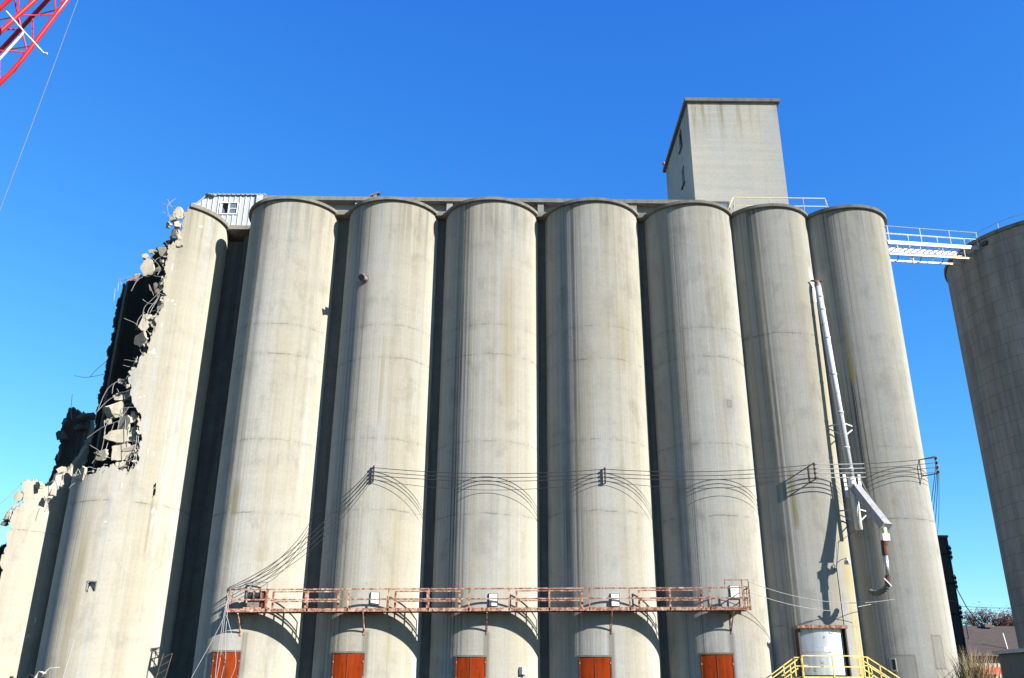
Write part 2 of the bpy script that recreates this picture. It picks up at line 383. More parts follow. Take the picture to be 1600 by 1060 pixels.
# ------------------------------------------------------------------ grain silos
TOP = 30.45
SILO = {1: (-13.70, 51.73, 2.856), 2: (-7.28, 51.73, 2.90), 3: (-.90, 51.73, 3.00), 4: (5.57, 51.73, 3.03),
        5: (11.87, 51.73, 2.857), 6: (16.95, 51.95, 2.80), 7: (22.0, 52.05, 2.85)}
LBL = {1: 'concrete grain silo beside the wide black gap, with cables hanging over its red door',
       2: 'concrete grain silo with a round pipe stub high on its wall',
       3: 'central concrete grain silo with a small grey box right of its red door',
       4: 'concrete grain silo with a wire rack on its wall, next right of the middle silo',
       5: 'concrete grain silo under the headhouse, carrying the right end of the rusty walkway',
       6: 'yellow stained concrete grain silo with the steel door and the spout shadow',
       7: 'rightmost silo of the row, with repaired patches low down and no red door'}
YEL = (.50, .38, .10); OLIVE = (.33, .27, .10)
OPT = {1: dict(soot=.35, greyish=-.12, lichen=[(R(-22), .16, 10.6, 13.2, (.36, .31, .17), .7), (R(15), .2, 8.2, 9.4, (.38, .33, .2), .4)], drips=[(R(7), .10, 2.0, 4.8, .55)]), 2: dict(soot=.5, lichen=[(R(30), .12, 2, 14, (.44, .39, .24), .6), (R(4), .05, 15.5, 22.5, (.42, .35, .19), .6)], drips=[(R(4), .09, 2.0, 4.9, .6), (R(-22.5), .12, 21.5, 25, .3)]),
       3: dict(soot=.65, drips=[(R(2), .09, 2.0, 4.9, .6)], lichen=[(R(22), .18, 16, 29, (.42, .35, .20), .5)]), 4: dict(soot=.6, drips=[(R(2), .09, 2.0, 4.9, .6)], lichen=[(R(28), .22, 19, 24, (.40, .33, .16), .5)]),
       5: dict(soot=.6, greyish=.1, patches=[(R(20), R(26), 17.2, 17.6)], lichen=[(R(24), .2, 22, 27, (.42, .36, .2), .5)], drips=[(R(2), .09, 2.0, 4.9, .6)]),
       6: dict(joints=(5.1, 13.0, 22.05), soot=.55, greyish=.16, lichen=[(R(46), .30, 0, 12, YEL, .75), (R(46), .26, 6, 30, (.50, .42, .22), .45), (R(-17), .09, 10, 14.5, OLIVE, .8), (R(-3), .1, 3, 6, OLIVE, .4)]),
       7: dict(joints=(11.0, 15.05), soot=.95, greyish=.2, lichen=[(R(-31), .09, 18.5, 25, YEL, .8)],
               patches=[(R(12), R(24.5), 3.1, 4.75), (R(-31), R(-9), 1.5, 3.75)])}
for i_ in range(1, 6): SILO[i_] = (SILO[i_][0]-.05, SILO[i_][1], SILO[i_][2]+.05)
def make_silo(i):
    cx, cy, r = SILO[i]
    root = empty('grain_silo', (cx, cy, 0), LBL[i], 'silo', 'concrete grain silos in the row')
    m = MB(); N = 180
    zs = [0, 10, 20, TOP]
    vs = [(cx+r*math.sin(2*math.pi*k/N), cy-r*math.cos(2*math.pi*k/N), z) for z in zs for k in range(N)]
    m.add(vs, [(j*N+k, j*N+(k+1) % N, (j+1)*N+(k+1) % N, (j+1)*N+k) for j in range(len(zs)-1) for k in range(N)])
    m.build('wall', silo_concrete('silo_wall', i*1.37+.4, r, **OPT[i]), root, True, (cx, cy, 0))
    m = MB(); m.prism(arc_pts(cx, cy, r+.19, 0, 2*math.pi, 120)[:-1], TOP+.003*i, TOP+.19+.003*i)
    sl = m.build('roof_slab', M['slab'], root)
    if i < 7:                                 # narrow wall that closes the slot to the next silo
        nx, ny, nr = SILO[i+1]
        x0, x1 = cx+r*.90, nx-nr*.90; y = cy-.65
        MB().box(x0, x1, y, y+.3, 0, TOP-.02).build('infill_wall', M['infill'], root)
        MB().box(x0-.6, x1+.6, y-.62, y+2.4, TOP-.06, TOP+.232).build('infill_slab', M['slab'], root)
    return root
ROOT = {i: make_silo(i) for i in SILO}

def red_door(i, a0, a1, ztop):
    S = SILO[i]; root = ROOT[i]; am = (a0+a1)/2
    fr = curved_plate(S, a0-.03, a1+.03, ztop, ztop+.09, -.1, .055).build('lintel', M['infill'], root)
    d = curved_plate(S, a0, a1, 1.3, ztop, -.1, .03, 12).build('door', M['door'], root)
    curved_plate(S, am-.006, am+.006, 1.3, ztop-.02, -.05, .045, 2).build('door_seam', M['rustpipe'], d)
    for a in (a0-.012, a1+.012): curved_plate(S, a-.012, a+.012, 1.3, ztop, -.08, .05, 2).build('jamb', M['rustpipe'], d)
    for a in (a0, a1):
        for z in (1.7, 2.5, 3.25):
            p = cyl_pt(S, a, z, .05); MB().box(p.x-.018, p.x+.018, p.y-.02, p.y+.02, z-.04, z+.04).build('hinge', M['wire'], d)
    p = cyl_pt(S, am+.05, 2.35, .06); MB().tube([p, p+Vector((0, -.06, 0)), p+Vector((0, -.06, -.22)), p+Vector((0, 0, -.22))], .012, 6).build('handle', M['wire'], d)
red_door(1, R(-23.7), R(4), 3.68); red_door(2, R(-28.5), R(3.2), 3.66); red_door(3, R(-27.7), R(1), 3.51)
red_door(4, R(-29.2), R(.4), 3.55); red_door(5, R(-29.9), R(1.2), 3.72)
def hatch(i, a, z, w=.20, h=.3):              # white inspection hatch behind the walkway
    S = SILO[i]; da = w/S[2]
    o = curved_plate(S, a-da, a+da, z-h, z+h, .02, .10, 6).build('inspection_hatch', M['white'], ROOT[i])
    curved_plate(S, a-da-.008, a+da+.018, z-h-.02, z+h+.035, -.02, .06, 6).build('hatch_frame', M['frame'], o)
hatch(2, R(10.8), 6.38); hatch(3, R(7.8), 6.34); hatch(4, R(6.7), 6.38); hatch(5, R(8.9), 6.83, .22, .32)
# white splash of paint beside the spout head
def splash():
    S = SILO[6]; m = MB(); q = random.Random(3)
    L = [(R(52), 24.4), (R(50), 25.0), (R(45), 25.6), (R(43), 26.3), (R(46), 26.75), (R(56), 26.2), (R(66), 25.75), (R(70), 25.2), (R(66), 24.9), (R(60), 24.55)]
    n = len(L); vs = [cyl_pt(S, a, z, .012) for a, z in L] + [cyl_pt(S, sum(a for a, z in L)/n, sum(z for a, z in L)/n, .03)]
    m.add(vs, [(k, (k+1) % n, n) for k in range(n)]); m.build('paint_patch', M['whitepatch'], ROOT[6])
splash()
# pipe stub on silo 2
def stub():
    S = SILO[2]; a = R(-22.5); d = Vector((math.sin(a), -math.cos(a), 0)); p = cyl_pt(S, a, 25.1)
    o = empty('pipe_stub', p, 'short round black mouthed pipe stub high on the second intact silo', 'pipe')
    MB().tube([p-d*.1, p+d*.06], .22, 16).build('flange', M['slab'], o)
    MB().tube([p, p+d*.5+Vector((0, 0, -.12))], .15, 16).build('pipe', M['winch'], o)
    e = p+d*.5+Vector((0, 0, -.12)); MB().tube([e, e+d*.14+Vector((0, 0, -.04))], [.19, .2], 16).build('mouth', M['black'], o)
    MB().box(p.x-.28, p.x-.12, p.y-.3, p.y+.05, 25.12, 25.3).build('clamp', M['lightcable'], o)
stub()
def wallbox():
    S = SILO[3]; a = R(40); p = cyl_pt(S, a, 2.87)
    o = empty('junction_box', p, 'small grey metal box on the middle silo, right of its red door', 'electrical box')
    d = Vector((math.sin(a), -math.cos(a), 0)); t = Vector((math.cos(a), math.sin(a), 0))
    MB().bar(p, p+d*.26, .42, .36).build('case', M['greypaint'], o)
    MB().bar(p+d*.262, p+d*.285, .36, .30).build('cover', M['white'], o)
    MB().tube([p+d*.1+Vector((0, 0, -.17)), p+d*.1+Vector((0, 0, -1.5))], .03, 8).build('conduit', M['wire'], o)
wallbox()

# ------------------------------------------------------------------ the half-demolished silos
def spans(poly, a):
    """z intervals of polygon (a,z) crossed by the vertical line at a"""
    zs = []; n = len(poly)
    for i in range(n):
        (a0, z0), (a1, z1) = poly[i], poly[(i+1) % n]
        if (a0 <= a) != (a1 <= a): zs.append(z0+(z1-z0)*(a-a0)/(a1-a0))
    zs.sort(); return [(zs[k], zs[k+1]) for k in range(0, len(zs)-1, 2)]
def broken_wall(S, poly, a0, a1, t, seed, holes=()):
    """shell of wall pieces cut to the fracture line; outer, inner and fracture faces"""
    m = MB(); cx, cy, r = S; step = .035/r; n = int((a1-a0)/step); q = random.Random(seed)
    for k in range(n):
        aa, ab = a0+k*step, a0+(k+1)*step; am = math.degrees((aa+ab)/2)
        j1 = mnoise.noise(Vector((am*.35, seed, 0)))*.22 + mnoise.noise(Vector((am*1.3, seed, 4)))*.12 + q.uniform(-.03, .03)
        SP = spans(poly, am)
        for (h0, h1, hz0, hz1) in holes:
            if h0 < am < h1:
                new = []
                for lo, hi in SP:
                    if lo < hz0 and hi > hz1: new += [(lo, hz0+q.uniform(-.03, .03)), (hz1+q.uniform(-.03, .03), hi)]
                    else: new.append((lo, hi))
                SP = new
        for lo, hi in SP:
            if hi < TOP-.1: hi += j1
            if lo > 2: lo += j1*.6
            if hi-lo < .05: continue
            tin = t*(1+.25*mnoise.noise(Vector((am*.12, lo, seed))))*(.3 if am < math.degrees(a0)+12 and hi > 13.6 else 1)
            dz = .10*mnoise.noise(Vector((am*.9, 9, seed)))+.06 if hi < TOP-.1 else 0
            dl = .05 if lo > 2 else 0
            def P(a, rr, z): return (cx+rr*math.sin(a), cy-rr*math.cos(a), z)
            vs = [P(aa, r, lo), P(ab, r, lo), P(ab, r, hi), P(aa, r, hi), P(aa, r-tin, lo+dl), P(ab, r-tin, lo+dl), P(ab, r-tin, hi+dz), P(aa, r-tin, hi+dz)]
            b = len(m.v); m.v += vs
            for f, mi in (((0, 1, 2, 3), 0), ((7, 6, 5, 4), 1), ((3, 2, 6, 7), 2), ((1, 0, 4, 5), 2), ((0, 3, 7, 4), 2), ((2, 1, 5, 6), 2)):
                m.f.append(tuple(i+b for i in f)); m.mi.append(mi)
    return m
S0 = (-22.03, 52.71, 3.37); S1 = (-29.0, 53.3, 3.37)
F0 = [(29.8, 30.2), (26.6, 30.05), (26.9, 29.4), (27.8, 28.72), (27.1, 28.17), (21.7, 27.74), (18.0, 27.43), (16.9, 26.79), (20.2, 25.95), (19.0, 25.41), (19.1, 24.85), (22.6, 24.15), (23.2, 23.4), (20.2, 23.11), (18.3, 22.63), (20.2, 22.11), (16.4, 21.66), (14.3, 21.03), (13.6, 20.34), (7.8, 19.99), (5.5, 19.46), (3.4, 19.1), (2.0, 18.7), (2.3, 18.38), (7.9, 17.42), (13.0, 16.86), (17.7, 16.62), (21.8, 15.01), (23.0, 14.08), (20.1, 13.66), (14.9, 13.45), (6.4, 13.39), (-1.5, 13.42), (-9.1, 13.42), (-15.8, 13.37), (-18.4, 13.08), (-23.5, 13.0), (-30.2, 12.93), (-40.2, 13.15), (-60, 13.3)]
def rough(L, rad, amp, seed):
    out = []; k2 = math.degrees(1/rad)
    for (a0, z0), (a1, z1) in zip(L, L[1:]):
        ln = math.hypot((a1-a0)/k2, z1-z0); n = max(1, int(ln/.13))
        for i in range(n):
            t = i/n; a, z = a0+(a1-a0)*t, z0+(z1-z0)*t; v = Vector((a/k2*2.2, z*2.2, seed)); w = Vector((a/k2*6.5, z*6.5, seed+9))
            da = mnoise.noise(v)*amp+mnoise.noise(w)*amp*.7; dz = mnoise.noise(v+Vector((31, 0, 0)))*amp*.7+mnoise.noise(w+Vector((0, 47, 0)))*amp*.6
            out.append((a+da*k2, z+dz))
    return out+[L[-1]]
F0 = rough(F0, 3.37, .26, 2.)
poly0 = [(-108, 0)] + rough([(-107, 26.7), (-104, 25.9), (-100.5, 24.6), (-103, 23.4), (-100, 22.0), (-102.5, 20.5), (-99.5, 18.8), (-101, 17.0), (-97, 15.0), (-88, 13.5)], 3.37, .3, 12.) + F0[::-1] + [(31, 30.45), (31, TOP), (214, TOP), (216.5, 30.3), (224, 29.58), (228, 28.76), (230.4, 27.89), (247, 27.13), (251.9, 26.9), (251.9, 0)]
F1 = [(24.4, 0), (24.4, 7.92), (24.8, 8.96), (25.2, 9.66), (26.1, 10.19), (25.0, 10.54), (27.0, 11.08), (26.5, 11.26), (31.2, 11.65), (32.2, 12.02), (29.7, 12.48), (29.7, 12.99), (33.5, 13.02), (42.1, 13.02), (47.5, 12.81), (54.8, 12.89), (58.6, 13.35), (62.8, 13.55), (65.4, 13.85), (71.1, 13.85)]
poly1 = [(24.4, 0)] + rough(F1[1:], 3.37, .2, 5.) + rough([(88, 15.4), (110, 17), (140, 18.2), (165, 18.9), (173.7, 18.98), (176, 18.6), (179, 18.3), (178.5, 16.8), (177, 16.4), (178, 15.7), (178.5, 14.7), (184.3, 13.87), (199, 12.2), (214, 10), (228, 7.5), (250, 5.2), (300, 4), (340, 3.2), (383, 2.5)], 3.37, .3, 7.) + [(384, 0)]
holes0 = [(40.2, 42.6, 12.42, 12.70), (41.0, 43.0, 11.95, 12.36), (-4.1, 4.6, 6.72, 7.2)]
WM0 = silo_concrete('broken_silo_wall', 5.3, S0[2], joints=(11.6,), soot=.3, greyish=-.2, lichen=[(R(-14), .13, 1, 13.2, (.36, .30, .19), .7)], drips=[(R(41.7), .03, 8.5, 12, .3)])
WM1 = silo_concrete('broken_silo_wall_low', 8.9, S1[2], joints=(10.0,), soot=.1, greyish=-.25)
b0 = empty('broken_silo', (S0[0], S0[1], 0), 'half demolished concrete silo torn open from top to middle with rebar hanging out', 'silo')
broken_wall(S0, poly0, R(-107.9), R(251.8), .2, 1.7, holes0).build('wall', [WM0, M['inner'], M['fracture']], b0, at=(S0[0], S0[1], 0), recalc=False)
b1 = empty('broken_silo', (S1[0], S1[1], 0), 'low broken concrete silo stump at the left edge with a jagged white top', 'silo')
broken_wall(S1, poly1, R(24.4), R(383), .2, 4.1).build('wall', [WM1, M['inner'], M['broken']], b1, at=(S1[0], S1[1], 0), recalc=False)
# remaining part of its roof slab
outer = arc_pts(S0[0], S0[1], S0[2]+.19, R(33), R(212), 60)
inn = [(x+rnd.uniform(-.25, .25), y+rnd.uniform(-.2, .2)) for x, y in arc_pts(S0[0], S0[1], S0[2]-1.3, R(205), R(40), 14)]
MB().prism(outer+inn, TOP, TOP+.25).build('roof_slab', M['slab'], b0)
# framed opening low on the wall
mm = MB(); pf = cyl_pt(S0, R(.3), 6.96, -.05)
mm.box(pf.x-.27, pf.x+.27, pf.y-.06, pf.y+.10, 7.2, 7.26); mm.box(pf.x-.27, pf.x-.22, pf.y-.05, pf.y+.10, 6.72, 7.2); mm.box(pf.x+.22, pf.x+.27, pf.y-.05, pf.y+.10, 6.72, 7.2)
fo = mm.build('opening_frame', M['infill'], b0)
MB().box(pf.x-.22, pf.x+.22, pf.y+.2, pf.y+.24, 6.7, 7.2).build('shutter', M['greypaint'], fo)
# white scrape marks from the wrecking machine
def scrapes(S, lst, parent):
    for a, z, w, h, sd in lst:
        q = random.Random(sd); n = 9; L = []
        for k in range(n):
            t = 2*math.pi*k/n; rr = q.uniform(.35, 1.1)
            L.append((a+rr*math.cos(t)*w/2/S[2], z+rr*math.sin(t)*h/2))
        vs = [cyl_pt(S, x, y, .006) for x, y in L]+[cyl_pt(S, a, z, .012)]
        MB().add(vs, [(k, (k+1) % n, n) for k in range(n)]).build('scrape_mark', M['whitepatch'], parent)
scrapes(S0, [(R(44.3), 10.5, .10, .9, 1), (R(43.4), 11.2, .12, .5, 2), (R(46.5), 10.9, .05, 1.1, 3), (R(20.5), 20.6, .22, .35, 4), (R(19), 20.4, .5, .08, 5), (R(30), 23.9, .2, .2, 6), (R(26), 23.9, .12, .15, 7), (R(33), 23.7, .12, .12, 8), (R(15), 17.6, .25, .08, 9), (R(19), 17.7, .12, .1, 10), (R(30), 14.5, .06, .3, 11), (R(36), 14.4, .06, .35, 12), (R(12), 12.4, .04, .5, 13), (R(47), 13.0, .05, .8, 14), (R(25), 26.2, .05, .7, 15), (R(24), 22.2, .06, .5, 16), (R(3), 10.4, .15, .1, 17), (R(48), 29.4, .3, .3, 18)], b0)
scrapes(S1, [(R(62), 4.6, .25, .08, 19), (R(66), 5.4, .1, .35, 20), (R(57), 4.7, .08, .4, 21), (R(60), 4.5, .4, .07, 22)], b1)
# hanging lumps of concrete  (x, y, z, width, depth, height, kind)
CH = [(-20.8, 49.75, 29.93, 0.72, 0.56, 1.13, 'w'), (-21.08, 49.75, 29.6, 0.46, 0.36, 0.56, 'w'), (-21.28, 49.75, 29.09, 0.41, 0.32, 0.46, 'w'), (-20.72, 49.75, 29.1, 0.41, 0.32, 0.61, 'w'), (-20.58, 49.75, 28.37, 0.41, 0.32, 1.02, 'w'), (-20.44, 49.75, 27.74, 0.41, 0.32, 0.51, 'w'), (-21.23, 49.75, 27.15, 0.82, 0.52, 0.67, 'w'), (-22.11, 49.75, 26.12, 1.08, 0.84, 1.33, 'w'), (-22.88, 49.75, 25.28, 0.67, 0.36, 0.46, 'p'), (-22.72, 49.75, 25.54, 0.61, 0.2, 0.26, 'w'), (-22.03, 49.75, 27.19, 0.61, 0.24, 0.31, 'w'), (-22.37, 49.75, 26.83, 0.41, 0.32, 0.41, 'w'), (-21.34, 49.75, 26.53, 0.36, 0.28, 0.41, 'w'), (-21.49, 49.75, 25.95, 0.46, 0.36, 0.51, 'd'), (-21.09, 49.75, 24.91, 0.41, 0.32, 0.72, 'w'), (-21.48, 49.75, 24.86, 0.41, 0.32, 0.51, 'd'), (-21.26, 49.75, 24.43, 0.41, 0.32, 0.51, 'd'), (-20.87, 49.75, 23.92, 0.41, 0.32, 0.67, 'w'), (-20.87, 49.75, 23.45, 0.61, 0.48, 0.87, 'w'), (-21.71, 49.75, 22.35, 0.72, 0.56, 1.43, 'w'), (-21.23, 49.75, 22.73, 0.67, 0.4, 0.51, 'w'), (-21.2, 49.75, 22.31, 0.46, 0.36, 0.51, 'w'), (-21.78, 49.75, 21.35, 0.92, 0.72, 0.97, 'w'), (-21.38, 49.75, 20.74, 0.67, 0.52, 1.02, 'd'), (-21.85, 49.75, 19.92, 0.41, 0.32, 0.61, 'w'), (-22.58, 49.9, 18.69, 0.51, 0.28, 0.36, 'w'), (-22.52, 49.9, 17.7, 0.82, 0.52, 0.67, 'w'), (-22.04, 49.9, 17.94, 0.41, 0.32, 1.02, 'w'), (-22.58, 49.9, 16.96, 1.33, 0.96, 1.23, 'w'), (-21.91, 49.9, 16.27, 1.02, 0.72, 0.92, 'w'), (-21.48, 49.9, 16.54, 0.41, 0.32, 0.72, 'w'), (-21.89, 49.9, 15.47, 2.36, 0.8, 1.02, 'w'), (-22.94, 49.9, 16.26, 0.41, 0.32, 0.41, 'w'), (-21.87, 49.9, 14.48, 1.13, 0.88, 1.43, 'w'), (-21.39, 49.9, 14.45, 0.92, 0.64, 0.82, 'w'), (-20.97, 49.9, 14.12, 0.31, 0.24, 0.31, 'w'), (-21.77, 49.9, 13.67, 0.77, 0.48, 0.61, 'w'), (-22.92, 49.9, 14.25, 0.67, 0.52, 0.67, 'w'), (-23.8, 49.75, 13.24, 0.51, 0.4, 0.87, 'w'), (-22.17, 49.9, 14.07, 0.51, 0.2, 0.26, 'w'), (-27.71, 50.55, 10.77, 0.77, 0.6, 1.13, 'w1'), (-27.49, 50.55, 11.97, 0.56, 0.44, 0.67, 'w1'), (-27.99, 50.55, 10.55, 0.46, 0.36, 0.46, 'd1'), (-27.66, 50.55, 11.38, 0.46, 0.24, 0.31, 'w1'), (-25.65, 50.55, 12.16, 0.46, 0.36, 0.61, 'w1'), (-25.41, 50.55, 13.53, 0.61, 0.32, 0.41, 'w1'), (-26.48, 50.55, 12.67, 0.51, 0.32, 0.41, 'w1'), (-23.26, 55.6, 32.42, 0.55, 0.5, 1.0, 'd'), (-23.41, 55.6, 31.6, 0.55, 0.5, 0.82, 'd'), (-23.66, 55.6, 30.89, 0.64, 0.5, 0.64, 'd'), (-24.11, 55.6, 30.29, 0.55, 0.5, 0.64, 'd'), (-24.43, 55.6, 29.49, 0.55, 0.5, 0.55, 'd'), (-24.76, 55.6, 28.5, 0.45, 0.5, 0.55, 'd'), (-26.93, 55.6, 18.21, 2.09, 0.5, 0.64, 'd'), (-28.3, 55.6, 17.81, 0.59, 0.5, 0.64, 'd'), (-28.29, 55.6, 16.92, 1.0, 0.5, 0.82, 'd'), (-27.3, 55.6, 17.52, 1.55, 0.5, 0.36, 'd'), (-28.29, 55.6, 15.66, 0.55, 0.5, 1.0, 'd')]
for k, (x, y, z, w, d, h, kd) in enumerate(CH):
    par = b1 if kd.endswith('1') else b0
    mt = {'w': M['broken'], 'd': M['broken_dark'], 'p': M['pink']}[kd[0]]
    if w > .34 and h > .3 and kd[0] == 'w' and k % 4: MB().slab((x, y, z), w*1.1, .2, h*1.1, 40+k).build('concrete_chunk', mt, par)
    else: MB().rock((x, y, z), w, d, h, 40+k).build('concrete_chunk', mt, par)
q = random.Random(99); EDGE = F0[:int(len(F0)*.93)]
for k in range(34):                            # small fragments still clinging to the torn edge
    a, z = EDGE[int(len(EDGE)*(k+q.random())/34)]; p = cyl_pt(S0, R(a-q.uniform(.3, 3)), z+q.uniform(-.1, .15), q.uniform(-.15, .03)); sz = q.uniform(.1, .24)
    MB().rock(p, sz*q.uniform(.8, 1.6), sz, sz*q.uniform(.8, 1.8), 400+k, 11).build('fragment', M['broken'], b0)
for k in range(48):                            # bent bars sticking out of the torn edge
    a, z = EDGE[int(len(EDGE)*(k+q.random())/48)]; p = cyl_pt(S0, R(a+1.5), z, -.1); L_ = q.uniform(.3, 1.1); P = [p]; d = Vector((-1, q.uniform(-.5, .5), q.uniform(-.5, .5))).normalized() if k % 3 else Vector((q.uniform(-.6, .1), q.uniform(-.4, .4), -1)).normalized()
    for i in range(5): d = (d+Vector((q.gauss(0, .22), q.gauss(0, .2), q.gauss(-.06, .25)))).normalized(); P.append(P[-1]+d*L_/5)
    MB().tube(P, .012, 5).build('rebar', M['rebar'], b0)
RB = [(((-21.85, 49.7, 30.02), (-21.23, 49.8, 29.67)), 0), (((-22.11, 49.8, 30.69), (-21.0, 49.7, 30.32)), 0), (((-21.1, 49.6, 29.33), (-20.51, 49.59, 29.66)), 0), (((-21.62, 49.7, 30.91), (-21.13, 49.8, 30.14)), 0), (((-21.15, 49.8, 31.07), (-21.55, 49.7, 30.45), (-21.26, 49.6, 29.56)), 0), (((-22.83, 49.59, 24.43), (-22.56, 49.59, 25.17), (-22.08, 49.69, 25.57)), 0), (((-23.53, 49.7, 24.86), (-23.8, 49.8, 25.3), (-23.75, 49.81, 24.52)), 0), (((-23.86, 49.8, 25.16), (-23.21, 49.7, 25.3)), 0), (((-23.7, 49.59, 25.2), (-23.0, 49.6, 25.42)), 0), (((-22.1, 49.71, 23.93), (-21.63, 49.8, 23.68), (-21.08, 49.81, 23.9), (-20.9, 49.71, 24.5)), 0), (((-21.96, 49.8, 22.83), (-21.9, 49.7, 23.42), (-21.47, 49.6, 23.89), (-20.92, 49.59, 24.66)), 0), (((-21.56, 49.59, 22.54), (-21.59, 49.6, 23.17), (-21.24, 49.7, 23.94), (-20.91, 49.8, 24.85)), 0), (((-21.53, 49.71, 23.01), (-21.41, 49.81, 23.56), (-21.13, 49.81, 24.24)), 0), (((-21.76, 49.8, 24.54), (-21.86, 49.7, 24.92), (-21.43, 49.6, 24.15)), 0), (((-21.63, 49.59, 25.44), (-21.04, 49.6, 25.44)), 0), (((-22.12, 49.71, 25.79), (-21.71, 49.81, 26.73), (-21.07, 49.8, 26.96)), 0), (((-21.99, 49.8, 26.77), (-21.37, 49.69, 26.1), (-21.41, 49.6, 25.53)), 0), (((-22.96, 49.59, 22.65), (-21.88, 49.6, 22.08)), 0), (((-22.2, 49.71, 21.91), (-22.2, 49.81, 22.62), (-21.89, 49.8, 23.13)), 0), (((-22.61, 49.8, 20.02), (-21.95, 49.69, 19.94)), 0), (((-22.53, 49.59, 19.58), (-21.92, 49.6, 19.55)), 0), (((-23.65, 49.71, 16.74), (-23.09, 49.81, 17.55), (-22.58, 49.8, 17.82)), 0), (((-23.63, 49.8, 16.84), (-23.17, 49.69, 18.29), (-22.17, 49.59, 18.78), (-22.08, 49.59, 18.71)), 0), (((-22.87, 49.59, 17.87), (-22.81, 49.6, 18.54), (-22.13, 49.7, 18.74)), 0), (((-22.69, 49.72, 18.23), (-22.54, 49.81, 17.83)), 0), (((-23.93, 49.79, 15.23), (-23.12, 49.69, 15.85), (-22.22, 49.59, 16.21)), 0), (((-22.89, 49.59, 14.39), (-22.86, 49.6, 15.0), (-22.88, 49.71, 16.16), (-21.94, 49.8, 17.36)), 0), (((-22.72, 49.72, 14.36), (-22.65, 49.81, 15.43), (-22.55, 49.8, 16.12)), 0), (((-23.13, 49.79, 16.3), (-22.89, 49.69, 15.4)), 0), (((-23.58, 49.59, 14.8), (-22.89, 49.6, 14.32)), 0), (((-23.34, 49.72, 14.39), (-22.95, 49.81, 14.23)), 0), (((-23.37, 49.79, 13.77), (-23.1, 49.68, 14.12)), 0), (((-22.6, 49.59, 14.17), (-22.29, 49.6, 14.03)), 0), (((-22.93, 49.72, 15.1), (-20.91, 49.81, 15.07)), 0), (((-21.93, 49.79, 17.28), (-21.35, 49.68, 17.41)), 0), (((-22.24, 49.59, 16.13), (-21.66, 49.61, 17.22)), 0), (((-21.6, 49.72, 16.56), (-21.63, 49.81, 15.44), (-21.45, 49.8, 13.94)), 0), (((-21.93, 49.79, 16.39), (-21.69, 49.68, 15.03), (-21.59, 49.59, 13.52)), 0), (((-21.13, 49.59, 16.53), (-21.01, 49.61, 15.01), (-21.03, 49.71, 13.37)), 0), (((-21.35, 49.73, 16.37), (-21.28, 49.81, 15.07), (-21.29, 49.8, 13.39)), 0), (((-21.15, 49.79, 16.59), (-20.93, 49.68, 15.03), (-20.84, 49.59, 13.6)), 0), (((-21.59, 49.59, 14.63), (-20.73, 49.61, 14.64)), 0), (((-21.47, 49.73, 14.26), (-20.79, 49.81, 14.28)), 0), (((-21.37, 49.79, 13.9), (-20.74, 49.68, 13.88)), 0), (((-21.05, 49.58, 13.52), (-20.8, 49.61, 13.53)), 0), (((-21.57, 49.73, 16.18), (-21.06, 49.81, 16.21)), 0), (((-21.35, 49.79, 15.59), (-20.9, 49.67, 15.56)), 0), (((-24.07, 49.58, 12.95), (-24.02, 49.61, 13.39), (-23.87, 49.72, 13.09)), 0), (((-24.09, 49.73, 13.09), (-23.44, 49.81, 13.3), (-23.06, 49.79, 13.26)), 0), (((-24.01, 49.78, 12.96), (-23.42, 49.67, 13.12)), 0), (((-22.61, 49.58, 13.62), (-22.42, 49.61, 13.7)), 0), (((-22.22, 49.73, 16.95), (-22.3, 49.82, 15.06)), 0), (((-27.41, 54.58, 17.69), (-27.53, 54.47, 18.37), (-27.6, 54.39, 19.37)), 0), (((-26.7, 54.38, 20.5), (-26.33, 54.41, 21.08), (-25.68, 54.52, 21.88)), 0), (((-27.79, 54.54, 20.67), (-26.98, 54.62, 20.58), (-25.78, 54.59, 20.84)), 0), (((-23.93, 49.78, 24.72), (-23.81, 49.67, 23.81)), 0), (((-28.46, 50.5, 11.55), (-27.88, 50.5, 12.21), (-27.49, 50.5, 12.76)), 1), (((-28.25, 50.5, 10.58), (-28.02, 50.5, 10.83)), 1), (((-28.2, 50.5, 10.33), (-27.87, 50.5, 10.47)), 1), (((-25.86, 50.5, 11.13), (-25.8, 50.5, 11.57), (-25.71, 50.5, 11.86)), 1), (((-25.31, 50.5, 13.52), (-25.13, 50.5, 12.6), (-25.51, 50.5, 12.67)), 1)]
for k, (pts, par) in enumerate(RB):
    P = [Vector(p) for p in pts]; n = 6
    if len(P) == 2: Q = [P[0].lerp(P[1], i/n)+Vector((0, 0, .03*math.sin(k+i))) for i in range(n+1)]
    else:
        Q = []
        for i in range(11):
            t = i/10*(len(P)-1); j = min(int(t), len(P)-2); f = t-j
            p0, p1, p2, p3 = P[max(j-1, 0)], P[j], P[j+1], P[min(j+2, len(P)-1)]
            Q.append(.5*((2*p1)+(p2-p0)*f+(2*p0-5*p1+4*p2-p3)*f*f+(3*p1-p0-3*p2+p3)*f**3))
    MB().tube(Q, .016, 5).build('rebar', M['rebar'], b1 if par else b0)
# end wall and slab across the wide gap between the broken silo and the first whole one
gw = empty('gap_wall', (-17.9, 53.6, 0), 'dark recessed concrete wall and slab closing the wide gap beside the broken silo', 'wall')
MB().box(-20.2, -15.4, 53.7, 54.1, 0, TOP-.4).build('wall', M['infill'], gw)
MB().box(-20.4, -15.2, 52.55, 59, TOP-.06, TOP+.225).build('slab', M['slab'], gw)
MB().box(-17.6, -17.3, 53.3, 53.7, 0, TOP-.06).build('pilaster', M['infill'], gw)

